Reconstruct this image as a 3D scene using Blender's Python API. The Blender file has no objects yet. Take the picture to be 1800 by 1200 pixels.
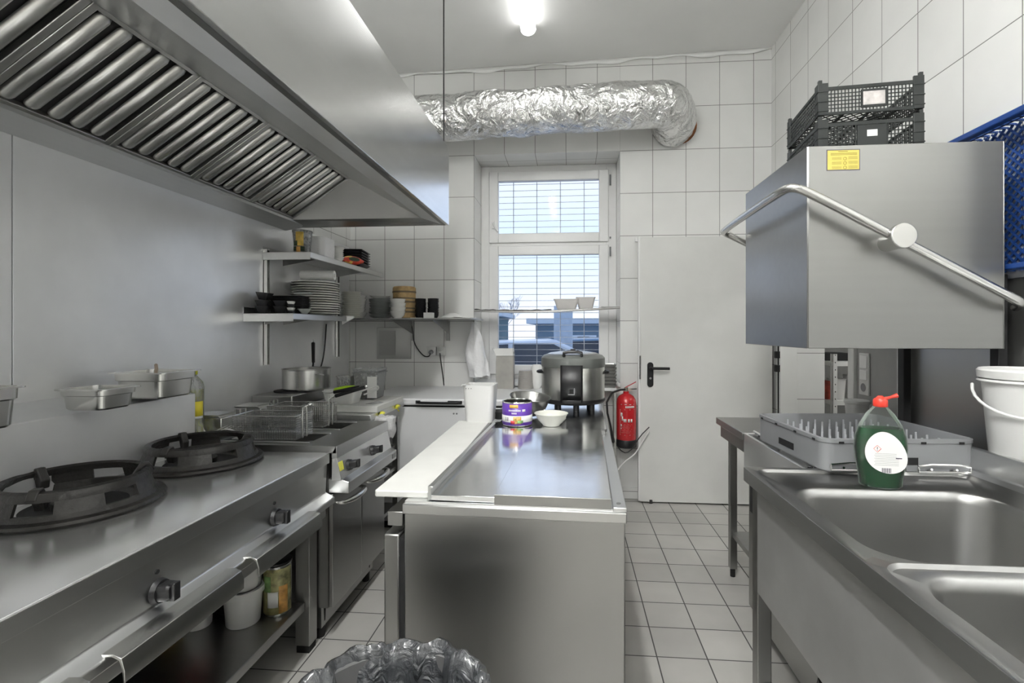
import bpy, bmesh, math, random
from mathutils import Vector, Matrix, Euler
random.seed(7)
SC = bpy.context.scene
COL = SC.collection
PI = math.pi

# ------------------------------------------------------------------ camera, light, exposure
cd = bpy.data.cameras.new('camera'); cam = bpy.data.objects.new('camera', cd); COL.objects.link(cam)
cam.location = (0, 0, 1.325); cam.rotation_euler = (PI/2, 0, 0.0813)
cd.sensor_width = 36; cd.lens = 860.3/1800*36
cd.shift_x = -32.2/1800; cd.shift_y = -19.9/1800
cd.clip_start = .02; cd.clip_end = 300
SC.camera = cam
vs = SC.view_settings
vs.view_transform = 'Standard'; vs.look = 'None'; vs.gamma = 1; vs.use_curve_mapping = False
vs.exposure = 0.68
LAMP = 5.0          # strength of the ceiling tube in view
FILL_LAMP = 100.0         # strength of the unseen tubes added as fill light further back
w = bpy.data.worlds.new('sky'); SC.world = w; w.use_nodes = True
nt = w.node_tree; bg = nt.nodes['Background']
tc = nt.nodes.new('ShaderNodeTexCoord'); sx = nt.nodes.new('ShaderNodeSeparateXYZ'); cr = nt.nodes.new('ShaderNodeValToRGB')
nt.links.new(tc.outputs['Generated'], sx.inputs[0]); nt.links.new(sx.outputs['Z'], cr.inputs[0]); nt.links.new(cr.outputs[0], bg.inputs[0])
cr.color_ramp.elements[0].position = 0.0; cr.color_ramp.elements[0].color = (.80, .84, .93, 1)
cr.color_ramp.elements[1].position = 0.6; cr.color_ramp.elements[1].color = (.45, .58, .85, 1)
e = cr.color_ramp.elements.new(.18); e.color = (.58, .72, .94, 1)
e = cr.color_ramp.elements.new(.30); e.color = (.70, .77, .91, 1)
bg.inputs[1].default_value = .88

# ------------------------------------------------------------------ materials
def nodes(m):
    m.use_nodes = True
    return m.node_tree, m.node_tree.nodes['Principled BSDF']
MC = {}
def mat(name, col, rough=.5, metal=0, var=0, vscale=8, bump=0, bscale=40, brush=None, coat=0, rvar=0, **k):
    """procedural principled material; var = patchy colour variation, brush = axis of brushed streaks"""
    if name in MC: return MC[name]
    m = bpy.data.materials.new(name); t, p = nodes(m); MC[name] = m
    c = (col[0], col[1], col[2], 1)
    p.inputs['Base Color'].default_value = c
    p.inputs['Roughness'].default_value = rough
    p.inputs['Metallic'].default_value = metal
    if coat: p.inputs['Coat Weight'].default_value = coat; p.inputs['Coat Roughness'].default_value = .1
    co = t.nodes.new('ShaderNodeTexCoord')
    if var:
        n = t.nodes.new('ShaderNodeTexNoise'); n.inputs['Scale'].default_value = vscale; n.inputs['Detail'].default_value = 4
        t.links.new(co.outputs['Object'], n.inputs['Vector'])
        r = t.nodes.new('ShaderNodeMapRange'); r.inputs[1].default_value = .3; r.inputs[2].default_value = .7
        r.inputs[3].default_value = 1-var; r.inputs[4].default_value = 1+var*.4
        t.links.new(n.outputs['Fac'], r.inputs[0])
        mx = t.nodes.new('ShaderNodeMix'); mx.data_type = 'RGBA'; mx.blend_type = 'MULTIPLY'; mx.inputs[0].default_value = 1
        mx.inputs[6].default_value = c
        t.links.new(r.outputs[0], mx.inputs[7]); t.links.new(mx.outputs[2], p.inputs['Base Color'])
    if k.get('aniso'):
        p.inputs['Anisotropic'].default_value = k['aniso']; tg = t.nodes.new('ShaderNodeTangent'); tg.direction_type = 'RADIAL'; tg.axis = 'Z'
        p.inputs['Anisotropic Rotation'].default_value = k.get('arot', 0)
        t.links.new(tg.outputs[0], p.inputs['Tangent'])
    last = None
    if brush is not None:
        mp = t.nodes.new('ShaderNodeMapping'); s = [45, 45, 45]; s[brush] = 1.2; mp.inputs['Scale'].default_value = s
        t.links.new(co.outputs['Object'], mp.inputs[0])
        n = t.nodes.new('ShaderNodeTexNoise'); n.inputs['Scale'].default_value = 1; n.inputs['Detail'].default_value = 0
        t.links.new(mp.outputs[0], n.inputs['Vector'])
        r = t.nodes.new('ShaderNodeMapRange'); r.inputs[3].default_value = .97; r.inputs[4].default_value = 1.03
        mx = t.nodes.new('ShaderNodeMix'); mx.data_type = 'RGBA'; mx.blend_type = 'MULTIPLY'; mx.inputs[0].default_value = 1; mx.inputs[6].default_value = c
        t.links.new(n.outputs['Fac'], r.inputs[0]); t.links.new(r.outputs[0], mx.inputs[7])
        if not var: t.links.new(mx.outputs[2], p.inputs['Base Color'])
    if rvar:
        n = t.nodes.new('ShaderNodeTexNoise'); n.inputs['Scale'].default_value = 4; n.inputs['Detail'].default_value = 2
        t.links.new(co.outputs['Object'], n.inputs['Vector'])
        r = t.nodes.new('ShaderNodeMapRange'); r.inputs[1].default_value = .2; r.inputs[2].default_value = .8
        r.inputs[3].default_value = max(.02, rough-rvar); r.inputs[4].default_value = rough+rvar
        t.links.new(n.outputs['Fac'], r.inputs[0]); t.links.new(r.outputs[0], p.inputs['Roughness'])
    if bump:
        n = t.nodes.new('ShaderNodeTexNoise'); n.inputs['Scale'].default_value = bscale; n.inputs['Detail'].default_value = k.get('bdet', 5)
        if k.get('warp'): n.inputs['Distortion'].default_value = k['warp']
        t.links.new(co.outputs['Object'], n.inputs['Vector'])
        b = t.nodes.new('ShaderNodeBump'); b.inputs['Strength'].default_value = bump; b.inputs['Distance'].default_value = k.get('bd', .01)
        t.links.new(n.outputs['Fac'], b.inputs['Height'])
        if last: t.links.new(last.outputs[0], b.inputs['Normal'])
        last = b
    if last: t.links.new(last.outputs[0], p.inputs['Normal'])
    if k.get('emit'):
        p.inputs['Emission Color'].default_value = c; p.inputs['Emission Strength'].default_value = k['emit']
    if k.get('trans'):
        p.inputs['Transmission Weight'].default_value = k['trans']; p.inputs['IOR'].default_value = k.get('ior', 1.45)
    if k.get('sss'):
        p.inputs['Subsurface Weight'].default_value = k['sss']; p.inputs['Subsurface Radius'].default_value = (.02, .02, .02)
    return m
def clear(name, col=(.9, .9, .9), op=.25, rough=.05):
    """thin clear film, pane or plastic: see-through with a gloss and a little body"""
    if name in MC: return MC[name]
    m = bpy.data.materials.new(name); t, p = nodes(m); MC[name] = m
    p.inputs['Base Color'].default_value = (*col, 1); p.inputs['Roughness'].default_value = rough
    tr = t.nodes.new('ShaderNodeBsdfTransparent'); tr.inputs[0].default_value = (*[.5+.5*v for v in col], 1)
    n = t.nodes.new('ShaderNodeTexNoise'); n.inputs['Scale'].default_value = 12
    r = t.nodes.new('ShaderNodeMapRange'); r.inputs[3].default_value = op*.8; r.inputs[4].default_value = op*1.2
    lw = t.nodes.new('ShaderNodeFresnel'); lw.inputs[0].default_value = 1.4
    ad = t.nodes.new('ShaderNodeMath'); ad.operation = 'MAXIMUM'
    mx = t.nodes.new('ShaderNodeMixShader'); out = t.nodes['Material Output']
    t.links.new(n.outputs['Fac'], r.inputs[0]); t.links.new(r.outputs[0], ad.inputs[0]); t.links.new(lw.outputs[0], ad.inputs[1])
    t.links.new(ad.outputs[0], mx.inputs[0]); t.links.new(tr.outputs[0], mx.inputs[1]); t.links.new(p.outputs[0], mx.inputs[2])
    t.links.new(mx.outputs[0], out.inputs[0])
    return m
def tile_mat(name, bw, rh, ox, oy, c1, c2, grout, mortar=.0022, rough=.20, bump=.15, dirt=.08, wav=.02):
    m = bpy.data.materials.new(name); t, p = nodes(m)
    co = t.nodes.new('ShaderNodeTexCoord'); mp = t.nodes.new('ShaderNodeMapping'); mp.inputs['Location'].default_value = (-ox, -oy, 0)
    br = t.nodes.new('ShaderNodeTexBrick'); br.offset = 0; br.squash = 1
    t.links.new(co.outputs['UV'], mp.inputs[0]); t.links.new(mp.outputs[0], br.inputs['Vector'])
    br.inputs['Scale'].default_value = 1; br.inputs['Brick Width'].default_value = bw; br.inputs['Row Height'].default_value = rh
    br.inputs['Mortar Size'].default_value = mortar; br.inputs['Mortar Smooth'].default_value = .1; br.inputs['Bias'].default_value = 0
    br.inputs['Color1'].default_value = (*c1, 1); br.inputs['Color2'].default_value = (*c2, 1); br.inputs['Mortar'].default_value = (*grout, 1)
    n = t.nodes.new('ShaderNodeTexNoise'); n.inputs['Scale'].default_value = 2.2; n.inputs['Detail'].default_value = 6
    t.links.new(co.outputs['UV'], n.inputs['Vector'])
    r = t.nodes.new('ShaderNodeMapRange'); r.inputs[1].default_value = .35; r.inputs[2].default_value = .7; r.inputs[3].default_value = 1-dirt; r.inputs[4].default_value = 1
    t.links.new(n.outputs['Fac'], r.inputs[0])
    mx = t.nodes.new('ShaderNodeMix'); mx.data_type = 'RGBA'; mx.blend_type = 'MULTIPLY'; mx.inputs[0].default_value = 1
    t.links.new(br.outputs['Color'], mx.inputs[6]); t.links.new(r.outputs[0], mx.inputs[7]); t.links.new(mx.outputs[2], p.inputs['Base Color'])
    rr = t.nodes.new('ShaderNodeMapRange'); rr.inputs[3].default_value = rough; rr.inputs[4].default_value = .8
    t.links.new(br.outputs['Fac'], rr.inputs[0]); t.links.new(rr.outputs[0], p.inputs['Roughness'])
    b = t.nodes.new('ShaderNodeBump'); b.invert = True; b.inputs['Strength'].default_value = bump; b.inputs['Distance'].default_value = .003
    t.links.new(br.outputs['Fac'], b.inputs['Height'])
    n2 = t.nodes.new('ShaderNodeTexNoise'); n2.inputs['Scale'].default_value = 6; t.links.new(co.outputs['UV'], n2.inputs['Vector'])
    b2 = t.nodes.new('ShaderNodeBump'); b2.inputs['Strength'].default_value = 1; b2.inputs['Distance'].default_value = wav*.1
    t.links.new(n2.outputs['Fac'], b2.inputs['Height']); t.links.new(b.outputs[0], b2.inputs['Normal']); t.links.new(b2.outputs[0], p.inputs['Normal'])
    return m

WT = (.80, .80, .78); WT2 = (.76, .76, .74); GR = (.20, .20, .19)
TW, TH, ROW0 = .2555, .3351, 3.409
tile_L = tile_mat('wall_tiles_left_part', .2475, TH, -.776, ROW0, WT, WT2, GR)
tile_R = tile_mat('wall_tiles_right_part', TW, TH, .391, ROW0, WT, WT2, GR)
tile_W = tile_mat('wall_tiles_side', .2533, TH, 3.583, ROW0, WT, WT2, GR)
tile_rev = tile_mat('reveal_tiles', .25, .3351, 3.93, ROW0, (.82, .82, .80), WT, GR)
tile_F = tile_mat('floor_tiles', .2011, .2011, .3506, 3.028, (.50, .49, .46), (.42, .41, .385), (.07, .068, .065), mortar=.0028, rough=.38, bump=.4, dirt=.22, wav=.01)
S_ = dict(metal=1, rvar=.03)
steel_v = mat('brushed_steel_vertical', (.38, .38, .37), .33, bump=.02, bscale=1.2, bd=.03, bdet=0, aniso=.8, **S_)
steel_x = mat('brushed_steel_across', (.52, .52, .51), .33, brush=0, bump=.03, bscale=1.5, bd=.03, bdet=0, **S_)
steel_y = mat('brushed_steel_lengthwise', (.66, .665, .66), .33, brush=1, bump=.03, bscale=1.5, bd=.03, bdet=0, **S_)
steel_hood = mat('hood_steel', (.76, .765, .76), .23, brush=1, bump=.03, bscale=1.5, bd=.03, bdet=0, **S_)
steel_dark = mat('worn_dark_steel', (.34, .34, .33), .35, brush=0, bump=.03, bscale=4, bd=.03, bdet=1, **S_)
steel_wall = mat('wall_panel_steel', (.80, .805, .81), .36, bump=.10, bscale=1.6, bd=.1, bdet=2, metal=.6, rvar=.05, var=.10, vscale=3)
steel_top = mat('polished_lid_steel', (.74, .75, .755), .15, bump=.04, bscale=5, bd=.03, metal=1, rvar=.07)
steel_sink = mat('sink_steel', (.36, .36, .35), .33, bump=.02, bscale=3, bd=.03, bdet=0, metal=1, rvar=.04)
steel_work = mat('worktop_steel', (.68, .685, .68), .21, bump=.05, bscale=2.5, bd=.03, bdet=1, metal=.75, rvar=.03, var=.08, vscale=5)
steel_apron = mat('apron_sheet_steel', (.58, .58, .57), .33, bump=.04, bscale=2, bd=.03, bdet=1, metal=.7, rvar=.03, var=.15, vscale=4)
chrome = mat('chrome', (.78, .78, .77), .13, 1, bump=.02, bscale=20)
satin = mat('satin_steel_tube', (.62, .62, .60), .26, 1, bump=.02, bscale=30)
iron = mat('cast_iron', (.030, .028, .026), .40, 0, var=.7, vscale=14, bump=.8, bscale=60, bd=.004)
black = mat('black_plastic', (.007, .007, .008), .42, bump=.02)
blackm = mat('black_matte', (.02, .02, .021), .7, bump=.05)
darkslot = mat('dark_rubber', (.008, .008, .008), .8, bump=.05)
white_pl = mat('white_plastic', (.66, .66, .645), .35, bump=.03, bscale=6, sss=.1)
white_pt = mat('white_paint', (.74, .74, .72), .45, var=.05, vscale=3, bump=.04, bscale=25)
white_fr = mat('window_frame_white', (.82, .82, .81), .3, var=.04, vscale=5, bump=.03)
door_pt = mat('door_grey_white_paint', (.67, .67, .645), .42, var=.06, vscale=4, bump=.06, bscale=60, bd=.003)
ceil_pt = mat('ceiling_paint', (.88, .88, .865), .85, var=.06, vscale=1.3, bump=.08, bscale=14)
freezer_w = mat('freezer_enamel', (.76, .765, .77), .28, var=.04, vscale=2, bump=.02)
board_w = mat('cutting_board_plastic', (.64, .64, .61), .5, var=.05, vscale=10, bump=.1, bscale=70, bd=.002)
porcelain = mat('white_porcelain', (.80, .80, .77), .15, var=.03, coat=.3, bump=.02)
cream = mat('cream_stoneware', (.66, .66, .60), .3, var=.08, vscale=15, bump=.04)
grey_pot = mat('grey_stoneware', (.36, .38, .37), .3, var=.2, vscale=20, bump=.05)
black_cer = mat('black_ceramic', (.018, .018, .02), .22, var=.2, bump=.03)
grey_pl = mat('grey_plastic', (.215, .22, .228), .42, var=.05, vscale=6, bump=.03)
foil = mat('crumpled_foil', (.86, .86, .85), .17, 1, bump=.75, bscale=9, bd=.07, bdet=4, warp=1.6)
red_pt = mat('red_enamel', (.50, .015, .02), .25, coat=.4, bump=.02)
crate_m = mat('black_crate_plastic', (.013, .016, .015), .45, bump=.05)
blue_pl = mat('blue_plastic', (.015, .055, .22), .4, var=.15, bump=.03)
rubber = mat('black_cable', (.015, .015, .015), .5, bump=.02)
glass = clear('window_glass', (.97, .98, 1), .02)
clear_pl = clear('clear_polycarbonate', (.72, .73, .73), .30, .1)
film = clear('cloudy_plastic_bag', (.86, .86, .86), .55, .25)
paper = mat('paper', (.80, .80, .78), .8, var=.05, bump=.1, bscale=30)
grey_wall = mat('grey_painted_wall', (.36, .36, .35), .8, var=.08, bump=.05)

# ------------------------------------------------------------------ mesh building
class MB:
    def __init__(s): s.bm = bmesh.new(); s.mi = 0; s.T = Matrix.Identity(4)
    def f(s, vs_):
        try: fc = s.bm.faces.new(vs_); fc.material_index = s.mi; return fc
        except ValueError: return None
    def v(s, p): return s.bm.verts.new(s.T @ Vector(p))
    def box(s, x0, x1, y0, y1, z0, z1):
        v = [s.v((x, y, z)) for x in (x0, x1) for y in (y0, y1) for z in (z0, z1)]
        for a in ((0,1,3,2), (4,6,7,5), (0,4,5,1), (2,3,7,6), (0,2,6,4), (1,5,7,3)): s.f([v[i] for i in a])
        return s
    def prism(s, poly, a, b, axis='y'):
        def P(u, w_, t): return {'y': (u, t, w_), 'x': (t, u, w_), 'z': (u, w_, t)}[axis]
        A = [s.v(P(u, w_, a)) for u, w_ in poly]; B = [s.v(P(u, w_, b)) for u, w_ in poly]
        n = len(poly)
        for i in range(n): s.f([A[i], A[(i+1) % n], B[(i+1) % n], B[i]])
        s.f(A); s.f(B[::-1]); return s
    def loft(s, loops, cap0=True, cap1=True, closed=True):
        L = [[s.v(p) for p in lp] for lp in loops]
        n = len(L[0])
        for a, b in zip(L, L[1:]):
            for i in range(n if closed else n-1): s.f([a[i], a[(i+1) % n], b[(i+1) % n], b[i]])
        if cap0: s.f(L[0][::-1])
        if cap1: s.f(L[-1])
        return s
    def lathe(s, prof, c=(0,0,0), seg=32, cap0=True, cap1=True, sx=1, sy=1):
        s.loft([[(c[0]+sx*r*math.cos(2*PI*i/seg), c[1]+sy*r*math.sin(2*PI*i/seg), c[2]+z) for i in range(seg)] for r, z in prof], cap0, cap1)
        return s
    def cyl(s, p0, p1, r, seg=16, r2=None):
        p0, p1 = Vector(p0), Vector(p1); d = (p1-p0).normalized()
        u = d.orthogonal().normalized(); w_ = d.cross(u)
        r2 = r if r2 is None else r2
        s.loft([[p+u*q*math.cos(2*PI*i/seg)+w_*q*math.sin(2*PI*i/seg) for i in range(seg)] for p, q in ((p0, r), (p1, r2))]); return s
    def tube(s, pts, r, seg=10, closed=False, smooth=0):
        pts = [Vector(p) for p in pts]
        for _ in range(smooth):
            q = [pts[0]]
            for a, b in zip(pts, pts[1:]): q += [a*.75+b*.25, a*.25+b*.75]
            pts = q+[pts[-1]]
        n = len(pts); loops = []; u = None
        for i, p in enumerate(pts):
            a = pts[(i-1) % n] if (closed or i > 0) else p; b = pts[(i+1) % n] if (closed or i < n-1) else p
            d = (b-a).normalized()
            u = d.orthogonal().normalized() if u is None else (u-d*u.dot(d)).normalized()
            w_ = d.cross(u); rr = r[i] if isinstance(r, (list, tuple)) else r
            loops.append([p+u*rr*math.cos(2*PI*k/seg)+w_*rr*math.sin(2*PI*k/seg) for k in range(seg)])
        if closed: loops.append(loops[0])
        s.loft(loops, not closed, not closed); return s
    def sphere(s, c, r, seg=16, rings=10, sz=1):
        s.lathe([(max(1e-4, r*math.sin(PI*i/rings)), -sz*r*math.cos(PI*i/rings)) for i in range(rings+1)], c, seg); return s
    def grid(s, nu, nv, fn):
        V = [[s.v(fn(i/nu, j/nv)) for j in range(nv+1)] for i in range(nu+1)]
        for i in range(nu):
            for j in range(nv): s.f([V[i][j], V[i+1][j], V[i+1][j+1], V[i][j+1]])
        return s
    def build(s, name, m, parent=None, local=False, bevel=0, smooth=True, ang=35, solid=0, origin=None, subd=0, bseg=2):
        me = bpy.data.meshes.new(name)
        bmesh.ops.recalc_face_normals(s.bm, faces=s.bm.faces)
        if not local:
            if parent is not None: s.bm.transform(wmat(parent).inverted())
            elif origin is not None: s.bm.transform(Matrix.Translation(-Vector(origin)))
        uv = s.bm.loops.layers.uv.new('UVMap')
        off = wmat(parent).translation if parent is not None else Vector(origin or (0,0,0))
        for fc in s.bm.faces:
            n = fc.normal; ax = max(range(3), key=lambda k: abs(n[k]))
            for lp in fc.loops:
                p = lp.vert.co+off
                lp[uv].uv = [(p.y, p.z), (p.x, p.z), (p.x, p.y)][ax]
        s.bm.to_mesh(me); s.bm.free()
        for q in (m if isinstance(m, (list, tuple)) else [m]): me.materials.append(q)
        if smooth:
            me.polygons.foreach_set('use_smooth', [True]*len(me.polygons)); me.set_sharp_from_angle(angle=math.radians(ang))
        o = bpy.data.objects.new(name, me); COL.objects.link(o)
        if parent is not None: o.parent = parent
        elif origin is not None: o.location = origin
        if solid:
            q = o.modifiers.new('thick', 'SOLIDIFY'); q.thickness = solid; q.offset = 0
        if bevel:
            q = o.modifiers.new('bevel', 'BEVEL'); q.width = bevel; q.segments = bseg; q.limit_method = 'ANGLE'; q.angle_limit = math.radians(40); q.harden_normals = False
        if subd:
            q = o.modifiers.new('subd', 'SUBSURF'); q.levels = q.render_levels = subd
        return o
def wmat(o):
    m = Matrix.Translation(o.location) @ o.rotation_euler.to_matrix().to_4x4()
    return wmat(o.parent) @ m if o.parent else m
def thing(name, label, cat, loc=(0,0,0), rz=0, group=None):
    o = bpy.data.objects.new(name, None); COL.objects.link(o); o.empty_display_size = .05
    o.location = loc; o.rotation_euler = (0, 0, rz)
    return tag(o, label, cat, group)
def tag(o, label, cat, group=None):
    o['label'] = label; o['category'] = cat
    if group: o['group'] = group
    return o
def struct(o): o['kind'] = 'structure'; return o
def dup(src, loc, rz=None, label=None, group=None, rot=None):
    def cp(o, par):
        c = o.copy(); COL.objects.link(c)
        if par is not None: c.parent = par
        for ch in list(KIDS.get(o.name, ())): KIDS.setdefault(c.name, []).append(cp(ch, c))
        return c
    KIDS.clear()
    for o in COL.objects:
        if o.parent: KIDS.setdefault(o.parent.name, []).append(o)
    r = cp(src, None); r.location = loc
    if rz is not None: r.rotation_euler = (0, 0, rz)
    if rot is not None: r.rotation_euler = rot
    if label: r['label'] = label
    if group: r['group'] = group
    return r
KIDS = {}
def rr(cx, cy, w_, l, r, z, n=5):
    """rounded rectangle loop"""
    r = min(r, w_/2-1e-4, l/2-1e-4); P = []
    for k, (sx_, sy_) in enumerate(((1, 1), (-1, 1), (-1, -1), (1, -1))):
        for i in range(n+1):
            a = PI/2*(k+i/n); P.append((cx+sx_*(w_/2-r)+r*math.cos(a), cy+sy_*(l/2-r)+r*math.sin(a), z))
    return P
def openbox(mb, cx, cy, z, w0, l0, w1, l1, h, t, r=.02, lip=0, rim=.004):
    """tapered open-topped container: bottom w0 x l0, top w1 x l1"""
    L = [rr(cx, cy, w0-r*.5, l0-r*.5, r, z), rr(cx, cy, w0, l0, r, z+r*.3), rr(cx, cy, w1, l1, r, z+h-rim)]
    if lip: L += [rr(cx, cy, w1+2*lip, l1+2*lip, r+lip, z+h-rim)]
    L += [rr(cx, cy, w1+2*lip, l1+2*lip, r+lip, z+h), rr(cx, cy, w1-2*t, l1-2*t, max(r-t, .003), z+h), rr(cx, cy, w0-2*t, l0-2*t, max(r-t, .003), z+t+r*.3), rr(cx, cy, w0-2*t-r*.5, l0-2*t-r*.5, max(r-t, .003), z+t)]
    mb.loft(L); return mb
def text(name, s, size, loc, rot, m, parent, ext=.0004, align='LEFT', bold=False):
    cu = bpy.data.curves.new('t', 'FONT'); cu.body = s; cu.size = size; cu.extrude = ext; cu.align_x = align; cu.resolution_u = 3
    if bold: cu.offset = size*.02
    ob = bpy.data.objects.new('t', cu); COL.objects.link(ob)
    me = bpy.data.meshes.new_from_object(ob.evaluated_get(bpy.context.evaluated_depsgraph_get()))
    bpy.data.objects.remove(ob); me.materials.clear(); me.materials.append(m)
    me.transform(Euler(rot).to_matrix().to_4x4()); me.transform(Matrix.Translation(loc))
    if parent is not None: me.transform(wmat(parent).inverted())
    o = bpy.data.objects.new(name, me); COL.objects.link(o); o.parent = parent
    return o

# ================================================================== THE ROOM
XL, XR, YB = -1.81, 1.546, 3.911
def CZ(x): return 3.46+.026*x          # the ceiling sinks a little towards the left
WX0, WX1, WZ0, WZ1 = -.772, .392, .90, 2.742
m = MB().box(-2.3, 4.2, -4.8, 5.6, -.12, 0); struct(m.build('floor', tile_F))
m = MB(); m.prism([(-2.3, CZ(-2.3)), (1.93, CZ(1.93)), (1.93, CZ(1.93)+.2), (-2.3, CZ(-2.3)+.2)], -4.8, 4.4); struct(m.build('ceiling', ceil_pt))
m = MB(); m.box(XL-.25, WX0, YB, YB+.5, 0, 3.7); m.box(WX0, WX1, YB, YB+.5, 0, WZ0); m.box(WX0, WX1, YB, YB+.5, WZ1, 3.7)
m.mi = 1; m.box(WX1, 1.842, YB, YB+.5, 0, 3.7); ob = m.build('wall_back', [tile_L, tile_R, tile_rev], smooth=False); struct(ob)
for p in ob.data.polygons:
    c = p.center
    if YB+.02 < c.y < YB+.48 and (abs(c.x-WX0) < .01 or abs(c.x-WX1) < .01 or abs(c.z-WZ1) < .01 and WX0 < c.x < WX1) and c.z > 0.5: p.material_index = 2 if abs(c.z-WZ1) > .01 else 0
# right wall with its open doorway
DY0, DY1, DZ = 2.828, 3.718, 2.04
m = MB(); m.box(XR, XR+.295, -4.8, DY0, 0, 3.7); m.box(XR, XR+.295, DY1, YB, 0, 3.7); m.box(XR, XR+.295, DY0, DY1, DZ, 3.7)
struct(m.build('wall_right', tile_W, smooth=False))
m = MB(); m.box(XL-.3, XL, -4.8, YB, 0, 3.7); struct(m.build('wall_left', tile_W, smooth=False))
m = MB(); m.box(-2.3, 1.93, -4.8, -4.6, 0, 3.7); struct(m.build('wall_front', mat('dark_far_wall', (.16, .16, .16), .8, var=.1, bump=.05), smooth=False))
# plaster strips at the top of the walls, skirting
m = MB(); m.grid(60, 1, lambda u, v: (XL+u*(XR-XL), YB-.006-.004*v, CZ(XL+u*(XR-XL))-.001-v*(.028+.012*math.sin(u*23)+.008*math.sin(u*61)))); struct(m.build('trim_1', ceil_pt, solid=.004))
# steel sheets on the left wall
m = MB(); m.box(XL, XL+.012, -2.6, 1.44, .02, 2.0); m.box(XL, XL+.012, 1.443, 3.86, .02, 2.0); struct(m.build('wall_left_cladding', steel_wall, bevel=.001))
m = MB(); m.box(XR-.010, XR, -.2, 2.44, .55, 1.62); struct(m.build('wall_right_cladding', steel_wall, bevel=.001))
m = MB(); m.box(XR-.004, XR, 2.44, 2.775, 0, 1.62); struct(m.build('trim_2', grey_wall))
m = MB(); m.box(XR+.001, XR+.294, DY1-.005, DY1+.001, 0, DZ); struct(m.build('trim_5', tile_mat('jamb_tiles', .2533, TH, 1.600, 1.158, WT, WT2, GR), smooth=False))
# door frame of the doorway
m = MB()
m.box(XR-.02, XR+.09, DY0-.05, DY0+.006, 0, DZ+.05); m.box(XR-.02, XR+.10, DY1-.012, DY1+.045, 0, DZ+.05); m.box(XR-.02, XR+.09, DY0, DY1, DZ, DZ+.05)
m.mi = 1; m.box(XR-.026, XR-.018, DY1+.006, DY1+.022, .02, DZ+.03)
for z in (.25, 1.02, 1.12, 1.75): m.box(XR-.05, XR-.02, DY1-.014, DY1+.02, z, z+.05)
struct(m.build('door_frame_1', [white_pt, darkslot], bevel=.003))
# open door leaf, folded flat in front of the back wall
m = MB(); m.box(.535, 1.512, 3.806, 3.85, .012, 2.035)
leaf = m.build('door_1', door_pt, bevel=.003); struct(leaf)
m = MB(); m.box(.519, .536, 3.80, 3.835, .02, 2.043); m.build('door_rebate', white_pt, leaf, bevel=.002)
m = MB(); m.prism([(x, z) for x, y, z in [(a, 0, b) for a, b in [(p[0], p[1]) for p in rr(.610, .985, .046, .19, .022, 0)]]], 3.806, 3.797); m.build('handle_plate', black, leaf, bevel=.002)
m = MB(); m.tube([(.610, 3.80, 1.035), (.610, 3.752, 1.037), (.625, 3.747, 1.037), (.745, 3.75, 1.036)], .0105, 12, smooth=2); m.build('door_handle', black, leaf)
m = MB(); m.cyl((.610, 3.799, .958), (.610, 3.794, .958), .009, 14); m.build('lock_cylinder', chrome, leaf)
m = MB(); m.box(.603, .626, 3.795, 3.806, .0, .03); m.build('door_stop', rubber, leaf, bevel=.003)
m = MB(); m.box(.528, .54, 3.80, 3.853, .95, 1.13); m.build('latch_plate', steel_dark, leaf)
# door plaster strip above the leaf
m = MB(); m.box(.51, 1.54, YB-.012, YB, 2.02, 2.052); struct(m.build('trim_3', ceil_pt, bevel=.003))
# left skirting of white tile under the window hidden; small skirting by the door
m = MB(); m.box(.2, .60, YB-.012, YB, 0, .09); struct(m.build('baseboard_back', tile_R, bevel=.003))

# ---- window: plastic frame with an upper hopper sash and a lower sash
FY = 4.20
win = MB()
def frame(mb, x0, x1, z0, z1, y0, y1, b, bt=None):
    bt = b if bt is None else bt
    mb.box(x0, x0+b, y0, y1, z0, z1); mb.box(x1-b, x1, y0, y1, z0, z1); mb.box(x0+b, x1-b, y0, y1, z0, z0+bt); mb.box(x0+b, x1-b, y0, y1, z1-bt, z1)
frame(win, WX0, WX1, WZ0, WZ1, FY+.01, FY+.075, .085, .06)
win.box(WX0+.085, WX1-.085, FY+.01, FY+.075, 2.03, 2.10)
wo = win.build('window_1', white_fr, bevel=.004); struct(wo)
m = MB(); frame(m, -.700, .325, 2.078, 2.69, FY-.012, FY+.05, .080); m.build('upper_sash', white_fr, wo, bevel=.006)
m = MB(); frame(m, -.700, .325, .945, 2.052, FY-.012, FY+.05, .080); m.build('lower_sash', white_fr, wo, bevel=.006)
m = MB(); m.box(-.622, .247, FY+.018, FY+.024, 2.155, 2.612); m.build('upper_pane', glass, wo)
m = MB(); m.box(-.622, .247, FY+.018, FY+.024, 1.02, 1.975); m.build('lower_pane', glass, wo)
m = MB(); m.box(-.672, -.650, FY-.024, FY-.012, 2.20, 2.27); m.tube([(-.661, FY-.02, 2.245), (-.661, FY-.045, 2.243), (-.64, FY-.05, 2.20), (-.613, FY-.05, 2.165)], .007, 8, smooth=1); m.build('window_handle', white_fr, wo)
for i, (z0, z1) in enumerate(((2.55, 2.64), (2.10, 2.115), (1.95, 2.03))):
    m = MB(); m.cyl((.338, FY-.018, z0), (.338, FY-.018, z1), .007, 10); m.build('hinge', grey_pl, wo)
m = MB(); m.box(WX0, WX1, YB-.03, FY+.01, WZ0-.02, WZ0+.008); m.build('window_sill', white_fr, wo, bevel=.004)
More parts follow.
